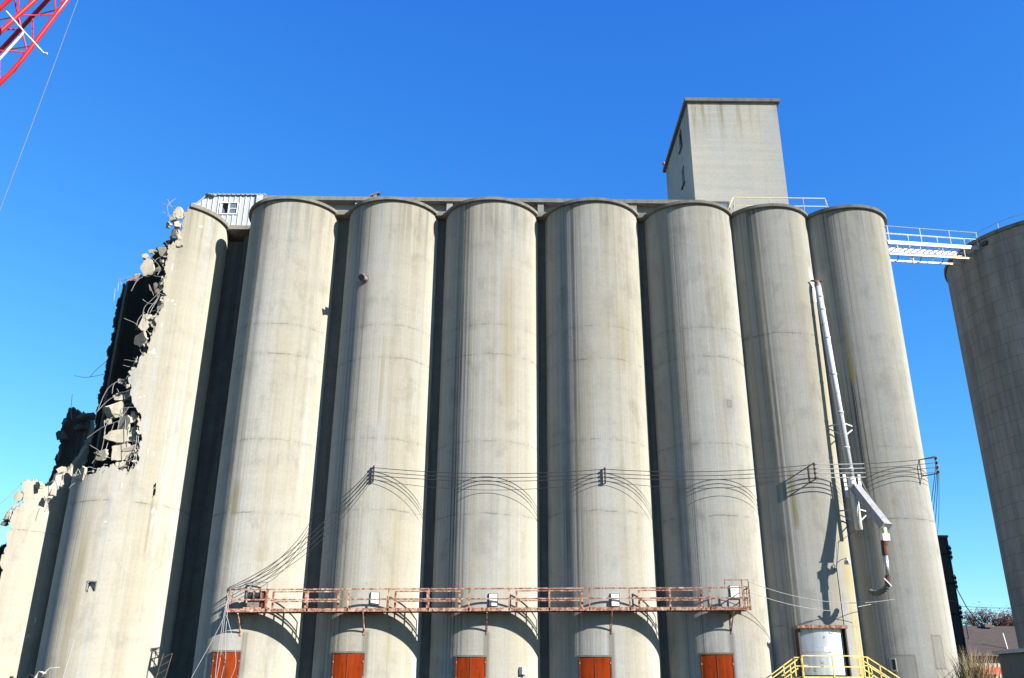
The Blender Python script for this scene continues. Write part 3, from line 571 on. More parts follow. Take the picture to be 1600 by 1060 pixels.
# ------------------------------------------------------------------ conveyor gallery on the roof
ga = empty('conveyor_gallery', (-3, 52.5, 30.7), 'long low concrete conveyor gallery with posts along the silo tops', 'gallery')
MB().box(-16.2, 12.6, 52.55, 58.2, 30.70, 32.36).build('wall', M['gallery'], ga)
MB().box(-16.3, 12.45, 52.0, 58.9, 32.36, 32.64).build('roof', M['slab'], ga)
for x in (-15.9, -9.95, -3.82, 2.28, 8.52): MB().box(x-.2, x+.2, 52.15, 52.55, 30.71, 32.36).build('post', M['gallery'], ga)
for x in (-13.0, -6.9, -.8, 5.4): MB().box(x-2.3, x+2.3, 52.46, 52.55, 30.72, 30.98).build('kerb', M['slab'], ga)
MB().box(9.9, 10.5, 52.53, 52.56, 30.75, 31.9).build('opening', M['dark'], ga)
rv = empty('roof_vent', (-8.7, 52.1, 32.64), 'small bent metal vent sitting on the gallery roof edge', 'vent')
MB().box(-8.95, -8.75, 52.05, 52.4, 32.64, 32.9).build('base', M['slab'], rv)
MB().bar((-9.2, 52.2, 32.76), (-8.55, 52.15, 33.0), .3, .1).build('hood', M['winch'], rv)

# clad end shed
sh = empty('cladding_shed', (-18.3, 52.7, 30.7), 'white ribbed metal shed with one window on top beside the broken silo', 'shed')
m = MB(); x0, x1, yf = -21.2, -16.35, 52.66; prof = []
x = x0
while x < x1-.01:
    prof += [(x, 0), (x+.26, 0), (x+.29, -.045), (x+.33, -.045), (x+.36, 0)]; x += .36
prof = [(min(px, x1), d) for px, d in prof]
def topz(px): return 32.98 if px > -20.2 else 32.98-(-20.2-px)*1.1
vs = []; fs = []
WX0, WX1, WZ0, WZ1 = -19.25, -18.15, 31.6, 32.4
for px, d in prof: vs += [(px, yf+d, 30.72), (px, yf+d, WZ0), (px, yf+d, WZ1), (px, yf+d, max(topz(px), WZ1+.01))]
for k in range(len(prof)-1):
    for j in range(3):
        mid = (prof[k][0]+prof[k+1][0])/2
        if j == 1 and WX0 < mid < WX1: continue
        fs.append((k*4+j, k*4+4+j, k*4+5+j, k*4+1+j))
m.add(vs, fs)
m.box(x0+.05, x1, 58.4, 58.5, 30.72, 32.3); m.box(x0+.02, x0+.08, yf+.05, 58.4, 30.72, 31.85)
m.build('cladding', M['clad'], sh, recalc=False)
wn = MB()
for a, b, c, d in ((WX0-.06, WX1+.06, WZ1, WZ1+.07), (WX0-.06, WX1+.06, WZ0-.07, WZ0), (WX0-.06, WX0, WZ0, WZ1), (WX1, WX1+.06, WZ0, WZ1), (-18.73, -18.66, WZ0, WZ1)): wn.box(a, b, yf-.07, yf+.03, c, d)
wn.box(-18.66, WX1, yf-.04, yf, 31.98, 32.02)
w_ = wn.build('window', M['white'], sh)
MB().box(-18.66, WX1, yf+.0, yf+.012, WZ0, WZ1).build('pane', M['glass'], w_)
MB().add([(WX0, yf+.006, WZ0), (WX0+.3, yf+.006, WZ0), (-18.95, yf+.006, WZ0+.22), (WX0+.2, yf+.006, WZ0+.4), (WX0, yf+.006, WZ1-.1)], [(0, 1, 2, 3, 4)]).build('broken_pane', M['glass'], w_)
r_ = MB(); prev = None
pts = [(-21.35, 31.75), (-20.9, 32.25), (-20.25, 32.99), (-16.3, 33.02)]
for i in range(3):
    (xa, za), (xb, zb) = pts[i], pts[i+1]
    r_.add([(xa, yf-.14, za), (xb, yf-.14, zb), (xb, 58.6, zb), (xa, 58.6, za), (xa, yf-.14, za+.06), (xb, yf-.14, zb+.06), (xb, 58.6, zb+.06), (xa, 58.6, za+.06)], [(0, 3, 2, 1), (4, 5, 6, 7), (0, 1, 5, 4), (2, 3, 7, 6), (0, 4, 7, 3), (1, 2, 6, 5)])
for k in range(13): r_.tube([(-20.1+k*.31, yf-.2, 33.06), (-20.1+k*.31, 58.6, 33.06)], .028, 5)
r_.rock((-20.0, yf-.15, 32.95), .8, .3, .14, 5)
r_.build('roof_sheet', M['clad'], sh)
MB().bar((-16.65, yf-.1, 30.72), (-16.65, yf-.1, 33.0), .5, .06).build('corner_sheet', M['clad'], sh)

# ------------------------------------------------------------------ headhouse tower
hh = empty('headhouse', (15.6, 56, 30.7), 'square concrete headhouse tower standing above the silos', 'tower')
TX0, TX1, TY0, TY1, TZ = 12.6, 18.83, 51.75, 60.6, 40.35
m = MB()
def tw(u, z):    # side-wall windows are cut in as real openings
    return None
wins = [(54.25, 55.25, 38.5, 40.0), (54.25, 55.25, 35.5, 36.9)]
ys = [TY0] + [w for w in (54.25, 55.25)] + [TY1]; zs = [30.7, 35.5, 36.9, 38.5, 40.0, TZ]
fs = []; vs = [(TX0, y, z) for z in zs for y in ys]
for j in range(5):
    for k in range(3):
        if k == 1 and j in (1, 3): continue
        fs.append((j*4+k, j*4+k+1, j*4+5+k, j*4+4+k))
m.add(vs, fs)
for (y0, y1, z0, z1) in wins:
    m.add([(TX0, y0, z0), (TX0, y1, z0), (TX0, y1, z1), (TX0, y0, z1), (TX0+.3, y0, z0), (TX0+.3, y1, z0), (TX0+.3, y1, z1), (TX0+.3, y0, z1)], [(0, 1, 5, 4), (1, 2, 6, 5), (2, 3, 7, 6), (3, 0, 4, 7)])
m.add([(TX0, TY0, 30.7), (TX1, TY0, 30.7), (TX1, TY0, TZ), (TX0, TY0, TZ)], [(0, 1, 2, 3)])
m.add([(TX1, TY0, 30.7), (TX1, TY1, 30.7), (TX1, TY1, TZ), (TX1, TY0, TZ)], [(0, 1, 2, 3)])
m.add([(TX0, TY1, 30.7), (TX1, TY1, 30.7), (TX1, TY1, TZ), (TX0, TY1, TZ)], [(3, 2, 1, 0)])
def tower_mat():
    s = NT('headhouse_wall'); P = s.coords(); x, y, z = s.sep(P)
    h = s.math('ADD', x, s.math('MULTIPLY', y, .77)); V = s.comb(h, 2.2, z)
    a = s.noise(s.vmul(V, (.5, 1, .25)), 1, 5, .6); st = s.noise(s.vmul(V, (1.6, 1, .10)), 1, 5, .6); lf = s.noise(s.vmul(V, (.12, 1, 2.6)), 1, 4, .6); g = s.noise(V, 7, 6, .7)
    col = s.mix(s.step(a, .38, .62), (.68, .66, .58), (.63, .63, .60))
    f = s.math('MULTIPLY', s.math('MULTIPLY_ADD', lf, .3, .86), s.math('MULTIPLY_ADD', g, .34, .83))
    top = s.step(z, 36.5, 40.2); col = s.mix(s.math('MULTIPLY', top, s.step(st, .45, .7)), col, (.46, .40, .27))
    f = s.math('MULTIPLY', f, s.math('MULTIPLY_ADD', s.math('MULTIPLY', s.step(z, 33, 40.2, .35, 1), s.step(st, .50, .75)), -.12, 1))
    s.bump(s.math('ADD', g, lf), .4, .03)
    return s.fin(s.scale(col, f), .9, 0, .2, .57)
m.build('wall', tower_mat(), hh)
MB().box(TX0-.22, TX1+.22, TY0-.22, TY1+.22, TZ+.002, TZ+.25).build('roof_parapet', M['slab'], hh)
for k, (y0, y1, z0, z1) in enumerate(wins):
    f = MB()
    for a, b, c, d in ((y0, y1, z1-.07, z1), (y0, y1, z0, z0+.07), (y0, y0+.07, z0+.07, z1-.07), (y1-.07, y1, z0+.07, z1-.07), ((y0+y1)/2-.03, (y0+y1)/2+.03, z0+.07, z1-.07)): f.box(TX0+.10, TX0+.16, a, b, c, d)
    w_ = f.build('window', M['greypaint'] if k else M['frame'], hh)
    MB().box(TX0+.12, TX0+.13, y0, y1, z0, z1).build('pane', M['glass'] if k else M['dark'], w_)
    MB().box(TX0-.12, TX0+.1, y0-.05, y1+.05, z0-.1, z0-.002).build('sill', M['slab'], w_)
do = MB().box(13.55, 14.75, TY0-.05, TY0-.004, 30.75, 32.25).build('door', M['glass'], hh)
f = MB(); f.box(13.45, 14.85, TY0-.08, TY0-.003, 32.25, 32.36); f.box(13.45, 13.55, TY0-.08, TY0-.003, 30.75, 32.25); f.box(14.75, 14.85, TY0-.08, TY0-.003, 30.75, 32.25)
f.build('door_frame', M['frame'], do)
bl = empty('beacon_light', (12.46, 60.4, TZ+.25), 'small red beacon lamp on the far roof corner of the headhouse', 'lamp')
MB().tube([(12.46, 60.5, TZ+.25), (12.46, 60.5, TZ+.5)], .05, 8).build('stand', M['greypaint'], bl)
MB().tube([(12.46, 60.5, TZ+.5), (12.46, 60.5, TZ+.55), (12.46, 60.5, TZ+.72), (12.46, 60.5, TZ+.78)], [.11, .12, .11, .05], 12).build('lens', M['beacon'], bl)

# ------------------------------------------------------------------ guard rail on the roof
rg = empty('roof_guardrail', (17.5, 50.6, 30.7), 'yellow and white pipe guardrail on the silo roofs below the headhouse', 'railing')
yy = 50.4; XP = [14.75, 17.1, 19.3, 20.75]
for x in XP: MB().tube([(x, yy, 30.7), (x, yy, 31.9)], .028, 6).build('post', M['wire'], rg)
MB().tube([(14.75, yy, 31.9), (19.3, yy, 31.9)], .032, 6).build('top_rail', M['fadedyellow'], rg)
MB().tube([(19.3, yy, 31.9), (22.0-1.25, yy, 31.9), (21.35, yy+.9, 31.2)], .032, 6).build('top_rail', M['white'], rg)
MB().tube([(14.75, yy, 31.3), (17.1, yy, 31.3)], .028, 6).build('mid_rail', M['fadedyellow'], rg)
MB().tube([(17.1, yy, 31.3), (20.75, yy, 31.3)], .028, 6).build('mid_rail', M['white'], rg)
MB().tube([(14.75, yy, 31.9), (14.2, yy-.1, 30.7)], .028, 6).build('end_brace', M['fadedyellow'], rg)
MB().tube([(14.75, yy, 31.3), (14.5, yy+.5, 30.7)], .026, 6).build('end_brace', M['fadedyellow'], rg)

# ------------------------------------------------------------------ the big stave silo on the right
SB = (38.15, 56.07, 6.39); BT = 30.6
bs = empty('stave_silo', (SB[0], SB[1], 0), 'huge dark block built silo standing apart on the right', 'silo')
m = MB(); N = 220
m.add([(SB[0]+SB[2]*math.sin(2*math.pi*k/N), SB[1]-SB[2]*math.cos(2*math.pi*k/N), z) for z in (0, BT) for k in range(N)], [(k, (k+1) % N, N+(k+1) % N, N+k) for k in range(N)])
m.build('wall', M['stave'], bs, True, (SB[0], SB[1], 0))
MB().prism(arc_pts(SB[0], SB[1], SB[2]+.13, 0, 2*math.pi, 120)[:-1], BT+.001, BT+.24).build('roof_rim', M['slab'], bs)
curved_plate(SB, R(-66), R(-62.5), BT-.5, BT-.22, -.05, .16, 4).build('bracket', M['frame'], bs)
rr = MB(); A = [R(-88+6*k) for k in range(30)]
rp = [cyl_pt((SB[0], SB[1], SB[2]-.8), a, BT+1.15) for a in A]
rg2 = MB().tube(rp, .014, 5).build('guard_cable', M['wire'], bs)
for a in A[1::4]: MB().tube([cyl_pt((SB[0], SB[1], SB[2]-.8), a, BT+.24), cyl_pt((SB[0], SB[1], SB[2]-.8), a, BT+1.15)], .025, 5).build('guard_post', M['wire'], bs)

# catwalk bridge between silo tops
cb = empty('catwalk_bridge', (28, 52.5, 29.9), 'white steel catwalk bridging the end silo and the big dark silo', 'footbridge')
CA, CBp = Vector((24.2, 50.9, 28.85)), Vector((32.0, 54.15, 30.2))
dv = (CBp-CA); dn = dv.normalized(); sd = Vector((-dn.y, dn.x, 0)).normalized()
def cw(t, s_, z): return CA + dv*t + sd*s_ + Vector((0, 0, z))
dk_ = MB()
for k in range(15): dk_.bar(cw((k+.5)/15, -.46, -.14), cw((k+.5)/15, .46, -.14), .05, .05)
dk_.build('deck', M['bridge'], cb)
for s_ in (-.5, .5):
    MB().bar(cw(0, s_, -.09), cw(1, s_, -.09), .07, .26).build('girder', M['bridge'], cb)
    MB().tube([cw(0, s_, 1.08), cw(1, s_, 1.08)], .03, 6).build('top_rail', M['wire'] if s_ < 0 else M['bridge'], cb)
    MB().tube([cw(0, s_, .56), cw(1, s_, .56)], .026, 6).build('mid_rail', M['bridge'], cb)
    for t in (.02, .36, .68, .99): MB().tube([cw(t, s_, -.1), cw(t, s_, 1.08)], .03, 6).build('post', M['bridge'], cb)
    MB().bar(cw(0, s_*.95, -.92), cw(.9, s_*.95, -.92), .08, .12).build('lower_chord', M['fadedyellow'], cb)
for k in range(4):
    t = .1+.24*k
    MB().tube([cw(t, -.45, -.9), cw(t, -.45, -.2)], .03, 6).build('hanger', M['fadedyellow'], cb)
    MB().tube([cw(t, -.45, -.9), cw(t+.1, .45, -.9)], .03, 6).build('cross_brace', M['frame'], cb)
    MB().tube([cw(t, .45, -.9), cw(t, .45, -.2)], .03, 6).build('hanger', M['fadedyellow'], cb)
MB().tube([cw(0, -.05, -.55), cw(.86, -.05, -.55)], .035, 6).build('conduit', M['greypaint'], cb)
MB().tube([cw(.26, -.3, -.92), cw(.26, -.3, -1.45)], .06, 8).build('drop_pipe', M['greypaint'], cb)

# ------------------------------------------------------------------ rusty walkway
wk = empty('walkway', (-.7, 48.3, 5.6), 'long rusty steel walkway with railings hung across five silos', 'walkway')
def wz(x): return 5.57+.0105*(x+13.5)
WX0, WX1, WYF, WYB = -14.3, 12.78, 47.88, 48.74
def wbar(y, dz, w, h, x0=WX0, x1=WX1): return MB().bar((x0, y, wz(x0)+dz), (x1, y, wz(x1)+dz), w, h)
wbar(WYF, .09, .06, .17).build('front_channel', M['rust'], wk)
wbar(WYB, .09, .06, .17, WX0, WX1-.0).build('back_channel', M['rust'], wk)
dk = MB(); n = 7; g = (WYB-WYF-.1)/n
for k in range(n): dk.bar((WX0, WYF+.06+g*(k+.5), wz(WX0)+.15), (WX1, WYF+.06+g*(k+.5), wz(WX1)+.15), g*.9, .025)
dk.build('deck_planks', M['rust'], wk)
j = MB(); x = WX0+.25
while x < WX1: j.bar((x, WYF+.03, wz(x)+.09), (x, WYB-.03, wz(x)+.09), .06, .08); x += 1.04
j.build('joist', M['rust'], wk)
for dz, nm in ((1.13, 'top_rail'), (.62, 'mid_rail')): wbar(WYF-.005, dz, .065, .07).build(nm, M['rust'], wk)
x = WX0+.03; k = 0
while x < WX1+.1:
    MB().bar((x, WYF, wz(x)+.02), (x, WYF, wz(x)+1.13), .07, .06).build('post', M['rust'], wk); x += 2.083
for x in (WX0+.06, WX1-.02):
    for y in (WYF+.3, WYB): MB().bar((x, y, wz(x)+.1), (x, y, wz(x)+1.13), .05, .05).build('post', M['rust'], wk)
    for dz in (.62, 1.1): MB().bar((x, WYF, wz(x)+dz), (x, WYB, wz(x)+dz), .045, .045).build('end_rail', M['rust'], wk)
for i in range(1, 5):                          # back rail where the walkway passes the slots
    c0, c1 = SILO[i], SILO[i+1]; xa, xb = c0[0]+1.65, c1[0]-1.35
    for dz in (1.1, .6): MB().bar((xa, WYB, wz(xa)+dz), (xb, WYB, wz(xb)+dz), .055, .06).build('back_rail', M['rust'], wk)
    for x in (xa, (xa+xb)/2, xb): MB().bar((x, WYB, wz(x)+.1), (x, WYB, wz(x)+1.12), .10, .06).build('post', M['rust'], wk)
for i in range(1, 6):                          # knee braces
    cx, cy, r = SILO[i]; x = cx+.12; z = wz(x)
    yb = cy-r+.02
    b = MB(); b.bar((x, WYF+.02, z-.04), (x, yb+.1, z-.04), .06, .08); b.bar((x, WYF+.1, z-.08), (x, yb, z-.98), .045, .06); b.bar((x, yb-.03, z-.04), (x, yb-.03, z-1.1), .08, .05)
    b.build('bracket', M['rust'], wk)
e = MB()                                       # raised gate at the right end
for a, b in (((11.55, 1.13), (11.55, 1.52)), ((11.55, 1.52), (12.8, 1.52)), ((12.8, 0), (12.8, 1.52)), ((12.45, .1), (12.45, 1.52)), ((12.45, .85), (12.8, .85)), ((12.45, .48), (12.8, .48)), ((12.45, 1.18), (12.8, 1.18))):
    e.bar((a[0], WYF-.02, wz(a[0])+a[1]), (b[0], WYF-.02, wz(b[0])+b[1]), .045, .045)
e.build('end_gate', M['rust'], wk)
# winch on the left end
wi = empty('winch', (-12.95, 48.2, 5.75), 'dark boxy winch on a rusty base at the left end of the walkway', 'winch')
MB().box(-13.4, -12.5, 47.9, 48.6, 5.745, 5.82).build('base_plate', M['rust'], wi)
MB().box(-13.22, -12.62, 47.95, 48.5, 5.82, 6.22).build('cabinet', M['winch'], wi)
MB().tube([(-13.3, 48.15, 6.42), (-12.55, 48.15, 6.42)], .17, 16).build('drum', M['black'], wi)
d_ = MB()
for x in (-13.3, -12.93, -12.55): d_.tube([(x-.03, 48.15, 6.42), (x+.03, 48.15, 6.42)], .24, 16)
d_.build('drum_flange', M['winch'], wi)
MB().box(-12.52, -12.36, 48.0, 48.4, 5.82, 6.65).build('gearbox', M['rustpipe'], wi)
f = MB()
for x in (-13.35, -12.45): f.bar((x, 48.65, 5.8), (x, 48.65, 7.15), .05, .05)
f.bar((-13.35, 48.65, 7.15), (-12.45, 48.65, 7.15), .05, .05); f.bar((-13.2, 48.65, 6.8), (-12.5, 48.65, 6.8), .04, .04)
f.build('frame', M['wire'], wi)

# ------------------------------------------------------------------ wall racks and power cables
def rack(i, a, zt, label, h=.82, reach=.13, boxy=False):
    S = SILO[i]; d = Vector((math.sin(a), -math.cos(a), 0)); p = cyl_pt(S, a, zt)
    o = empty('insulator_rack', p, label, 'insulator rack', 'wire racks on the silo walls'); q = p+d*reach
    fr = MB(); fr.bar(p-d*.05, q, .05, .05, mi=0); fr.bar(p-d*.05-Vector((0, 0, h)), q-Vector((0, 0, h)), .05, .05)
    if boxy: fr.bar(p+d*.02, p+d*.02-Vector((0, 0, h)), .05, .05)
    fr.build('arm', M['frame'], o)
    MB().bar(q+Vector((0, 0, .06)), q-Vector((0, 0, h+.06)), .08, .05).build('upright', M['frame'], o)
    A = []
    for k in range(4):
        z = -.08-k*(h-.16)/3
        c = q+d*.07+Vector((0, 0, z)); A.append(c)
        MB().tube([c-Vector((0, 0, .055)), c-Vector((0, 0, .02)), c, c+Vector((0, 0, .02)), c+Vector((0, 0, .055))], [.055, .06, .035, .06, .055], 10).build('insulator', M['frame'], o)
    return A
K2 = rack(2, R(1.6), 13.44, 'insulator rack on the silo above the cables running down to the walkway')
K4 = rack(4, R(.9), 13.42, 'insulator rack on the wall of the silo right of the middle one')
K6 = rack(6, R(3.5), 13.75, 'insulator rack on the silo wall left of the white spout pipe', .9, .8, True)
K7 = rack(7, R(38), 14.35, 'boxy insulator frame at the right side of the end silo', .95, .95, True)
nm = ['topmost of the four black cables strung from rack to rack', 'second from the top of the four black cables strung between the racks', 'third from the top of the four black cables strung between the racks', 'lowest and most sagging of the four cables strung between the racks']
for k in range(4):
    e = Vector((-14.25-.02*k, 47.7, 6.75-.05*k)); dr = (.30, .30, .28, .55)[k]
    P = sag(e, K2[k], .85+.16*k) + sag(K2[k], K4[k], dr)[1:] + sag(K4[k], K6[k], dr*.9)[1:] + sag(K6[k], K7[k], .12)[1:]
    P += sag(K7[k], (29.5+.3*k, 62.9, 12.3), .4)[1:]
    c_ = MB().tube(P, .019 if k < 3 else .014, 6).build('power_cable', M['black']); tag(c_, nm[k], 'cable', 'cables strung across the silos')
    sl = MB().tube([K6[k].lerp(K7[k], t)-Vector((0, 0, .12*4*t*(1-t))) for t in (.02, .15, .3, .4)] , .028, 6); sl.build('sleeve', M['lightcable'], c_)
HG = [(((-14.08, 47.65, 6.72), (-14.13, 47.69, 6.24), (-14.38, 47.73, 4.99), (-15.51, 47.77, 2.45), (-15.7, 47.81, 1.94)), 'leftmost loose cable slanting away from the walkway end into the black gap', 'lightcable'), (((-14.04, 47.65, 6.65), (-14.24, 47.69, 5.77), (-14.31, 47.73, 4.68), (-14.37, 47.77, 3.0), (-14.29, 47.81, 1.8)), 'pale loose cable dropping straight down left of the first red door', 'lightcable'), (((-14.03, 47.65, 6.56), (-14.19, 47.69, 5.93), (-14.22, 47.73, 4.21), (-14.21, 47.77, 3.3), (-14.34, 47.81, 1.95)), 'loose cable hanging beside the left jamb of the first red door', 'lightcable'), (((-14.0, 47.65, 6.59), (-14.11, 47.69, 5.77), (-14.06, 47.73, 4.22), (-13.95, 47.77, 3.3), (-14.12, 47.81, 1.95)), 'loose cable hanging in front of the left part of the first red door', 'lightcable'), (((-14.12, 47.65, 5.39), (-13.84, 47.69, 4.68), (-13.52, 47.73, 3.76), (-13.4, 47.77, 3.0), (-13.59, 47.81, 2.34), (-13.7, 47.85, 1.87)), 'loose pale cable bowing over the middle of the first red door', 'lightcable'), (((-14.15, 47.65, 3.63), (-13.92, 47.69, 3.24), (-13.81, 47.73, 2.76), (-13.91, 47.77, 2.16)), 'short thick black cable curling over the left side of the first red door', 'black')]
for k, (pts, lab, mt) in enumerate(HG):
    P = [Vector(p) for p in pts]; Q = []
    for i in range(17):
        t = i/16*(len(P)-1); j_ = min(int(t), len(P)-2); f = t-j_
        p0, p1, p2, p3 = P[max(j_-1, 0)], P[j_], P[j_+1], P[min(j_+2, len(P)-1)]
        Q.append(.5*((2*p1)+(p2-p0)*f+(2*p0-5*p1+4*p2-p3)*f*f+(3*p1-p0-3*p2+p3)*f**3))
    tag(MB().tube(Q, .016, 6).build('hanging_cable', M[mt]), lab, 'cable', 'loose cables hanging off the walkway end')
for k, (a, b, d, lab) in enumerate((((12.8, 47.83, 7.28), (20.6, 48.4, 6.5), .55, 'upper pale wire from the walkway end past the steel door silo'),
                                    ((12.8, 47.83, 6.75), (17.2, 48.6, 5.9), .16, 'lower short pale wire from the walkway end to the steel door silo'),
                                    ((18.6, 48.5, 6.1), (30.9, 62.5, 7.75), -.25, 'pale wire running across the end silo towards the dark back building'))):
    tag(MB().tube(sag(a, b, d), .016, 6).build('guy_wire', M['lightcable']), lab, 'wire')

# ------------------------------------------------------------------ loading spout between the last two silos
sp = empty('loading_spout', (19.7, 50.4, 10.3), 'long white grain spout pipe with a boxy chute between the last two silos', 'spout')
top, el, bot = Vector((19.21, 49.6, 25.2)), Vector((19.48, 49.15, 12.75)), Vector((19.53, 49.2, 10.25))
pm = MB(); pm.tube([top, top.lerp(el, .97)], .185, 16); pm.build('pipe', M['greypaint'], sp, True)
cj = MB()
for t in (.06, .13, .28, .47, .66, .83, .93): c = top.lerp(el, t); d = (el-top).normalized(); cj.tube([c-d*.05, c+d*.05], .215, 16)
cj.build('coupling', M['greypaint'], sp, True)
MB().tube([top+Vector((0, .1, .35)), top+Vector((0, .05, .1)), top-Vector((0, 0, .1))], [.15, .2, .2], 14).build('head', M['winch'], sp)
MB().bar(top+Vector((-.35, .1, .42)), top+Vector((.3, .1, .38)), .2, .06).build('head_flange', M['rustpipe'], sp)
MB().tube([el+Vector((0, 0, .4)), el+Vector((.02, 0, -.3)), bot], .20, 16).build('lower_pipe', M['white'], sp, True)
c0, c1 = Vector((19.52, 48.95, 12.55)), Vector((20.22, 47.3, 10.1))
ch = MB(); ch.bar(c0, c1, .5, .42, up=(0, 0, 1)); co = ch.build('chute', M['chute'], sp)
dd = (c1-c0).normalized(); MB().bar(c1+dd*.0, c1+dd*.05, .56, .48).build('chute_flange', M['galv'], co)
for s_ in (-.42, .42):
    MB().bar(el+Vector((s_, -.05, .55)), el+Vector((s_*.9, -.05, -.75)), .16, .05).build('hanger_plate', M['white'], sp)
MB().tube([el+Vector((-.4, -.2, .0)), Vector((20.15, 47.8, 10.0))], .02, 6).build('stay_rod', M['wire'], sp)
MB().tube([el+Vector((.4, -.2, .3)), Vector((20.3, 48.4, 11.2))], .02, 6).build('stay_rod', M['wire'], sp)
for zz_, xl, xr in ((16.3, 18.75, 20.5), (11.35, 18.5, 20.6)):
    t = (25.2-zz_)/(25.2-12.75); pc = top.lerp(el, min(t, 1)); 
    if zz_ < 12: pc = Vector((19.5, 49.17, zz_))
    b = MB(); b.bar((xl, 50.1, zz_+.05), (pc.x, pc.y-.18, zz_), .07, .07); b.bar((xr, 50.15, zz_+.05), (pc.x, pc.y-.18, zz_), .07, .07)
    b.bar((xl, 50.1, zz_+.05), (pc.x, pc.y-.1, zz_-.75), .06, .06); b.bar((xr, 50.15, zz_+.05), (pc.x, pc.y-.1, zz_-.75), .06, .06)
    b.bar((xl, 50.1, zz_+.05), (xl-.1, 50.9, zz_+.05), .06, .06); b.bar((xr, 50.15, zz_+.05), (xr, 50.6, zz_+.05), .06, .06); b.build('bracket', M['greypaint'], sp)
MB().box(19.86, 20.22, 47.0, 47.36, 9.32, 9.68).build('valve_box', M['white'], sp)
MB().tube([(20.08, 47.25, 10.0), (20.05, 47.2, 9.68)], .14, 12).build('neck', M['fadedyellow'], sp)
MB().tube([(20.0, 47.2, 9.32), (19.95, 47.2, 9.05), (19.93, 47.2, 8.6)], [.2, .16, .17], 12).build('rusty_joint', M['rustpipe'], sp)
MB().tube([(19.93, 47.2, 8.6), (19.88, 47.2, 7.5)], .125, 14).build('drop_pipe', M['galv'], sp, True)
MB().tube([(19.88, 47.2, 7.5), (19.84, 47.2, 7.15)], .15, 12).build('rusty_joint', M['rustpipe'], sp)
MB().bar((19.62, 47.05, 7.4), (19.95, 47.05, 7.0), .06, .04).build('clamp_lever', M['white'], sp)
H = [(19.84, 47.2, 7.15), (19.8, 47.25, 6.98), (19.68, 47.4, 6.84), (19.5, 47.7, 6.74), (19.35, 48.0, 6.76), (19.22, 48.3, 6.9)]
hp, hr = [], []
for k in range(len(H)-1):
    for f in (0, .25, .5, .75): hp.append(Vector(H[k]).lerp(Vector(H[k+1]), f)); hr.append(.155 if f in (0, .5) else .13)
MB().tube(hp, hr, 12).build('hose', M['hose'], sp)
# lamp on a goose neck
la = empty('wall_lamp', (18.1, 49.5, 8.4), 'small pale gooseneck lamp on the yellow stained silo below the spout', 'lamp')
S6 = SILO[6]; lp = cyl_pt(S6, R(22), 8.35); ln = Vector((math.sin(R(40)), -math.cos(R(40)), 0))
MB().tube([lp+Vector((0, 0, -.15)), lp+ln*.15+Vector((0, 0, .1)), lp+ln*.4+Vector((0, 0, .25)), lp+ln*.75+Vector((0, 0, .3))], .02, 6).build('arm', M['wire'], la)
h_ = lp+ln*.75+Vector((0, 0, .34)); MB().tube([h_, h_-Vector((0, 0, .1)), h_-Vector((0, 0, .2)), h_-Vector((0, 0, .36))], [.05, .07, .16, .17], 12).build('lamp_head', M['tankroof'], la)
MB().bar(lp+Vector((0, -.03, -.35)), lp+Vector((0, -.03, -.1)), .1, .07).build('mount', M['wire'], la)
cd = tag(MB().tube([cyl_pt(S6, R(24), z, .02) for z in (2.2, 5, 8.2)] + [cyl_pt(S6, R(30), 9.6, .1), Vector((19.45, 49.3, 10.3))], .015, 6).build('conduit', M['black']), 'thin dark conduit running down the yellow stained silo from the spout past the lamp', 'conduit')

# sliding steel door on silo 6
sdr = curved_plate(SILO[6], R(-25.5), R(18), 2.75, 5.03, .12, .16, 20).build('sliding_door', M['galv'], ROOT[6])
MB().box(15.45, 18.05, 48.80, 48.96, 5.04, 5.2).build('door_track', M['rust'], sdr)
MB().box(15.5, 15.62, 49.05, 49.75, 2.7, 5.03).build('jamb', M['frame'], sdr); MB().box(17.95, 18.02, 48.94, 49.6, 2.7, 5.03).build('jamb', M['frame'], sdr)
MB().box(15.5, 18.05, 49.0, 49.6, 5.03, 5.1).build('head_plate', M['slab'], sdr)
for x in (16.1, 17.4):
    t = [(x+.1*math.cos(k*.7854), 48.86, 4.98+.1*math.sin(k*.7854)) for k in range(9)]
    MB().tube(t, .018, 5).build('hanger_ring', M['rustpipe'], sdr)
curved_plate(SILO[6], R(-4), R(1.5), 3.9, 4.12, .155, .17, 3).build('notice_plate', M['white'], sdr)
curved_plate(SILO[6], R(-25), R(17.5), 3.86, 3.885, .15, .168, 12).build('seam', M['wire'], sdr)

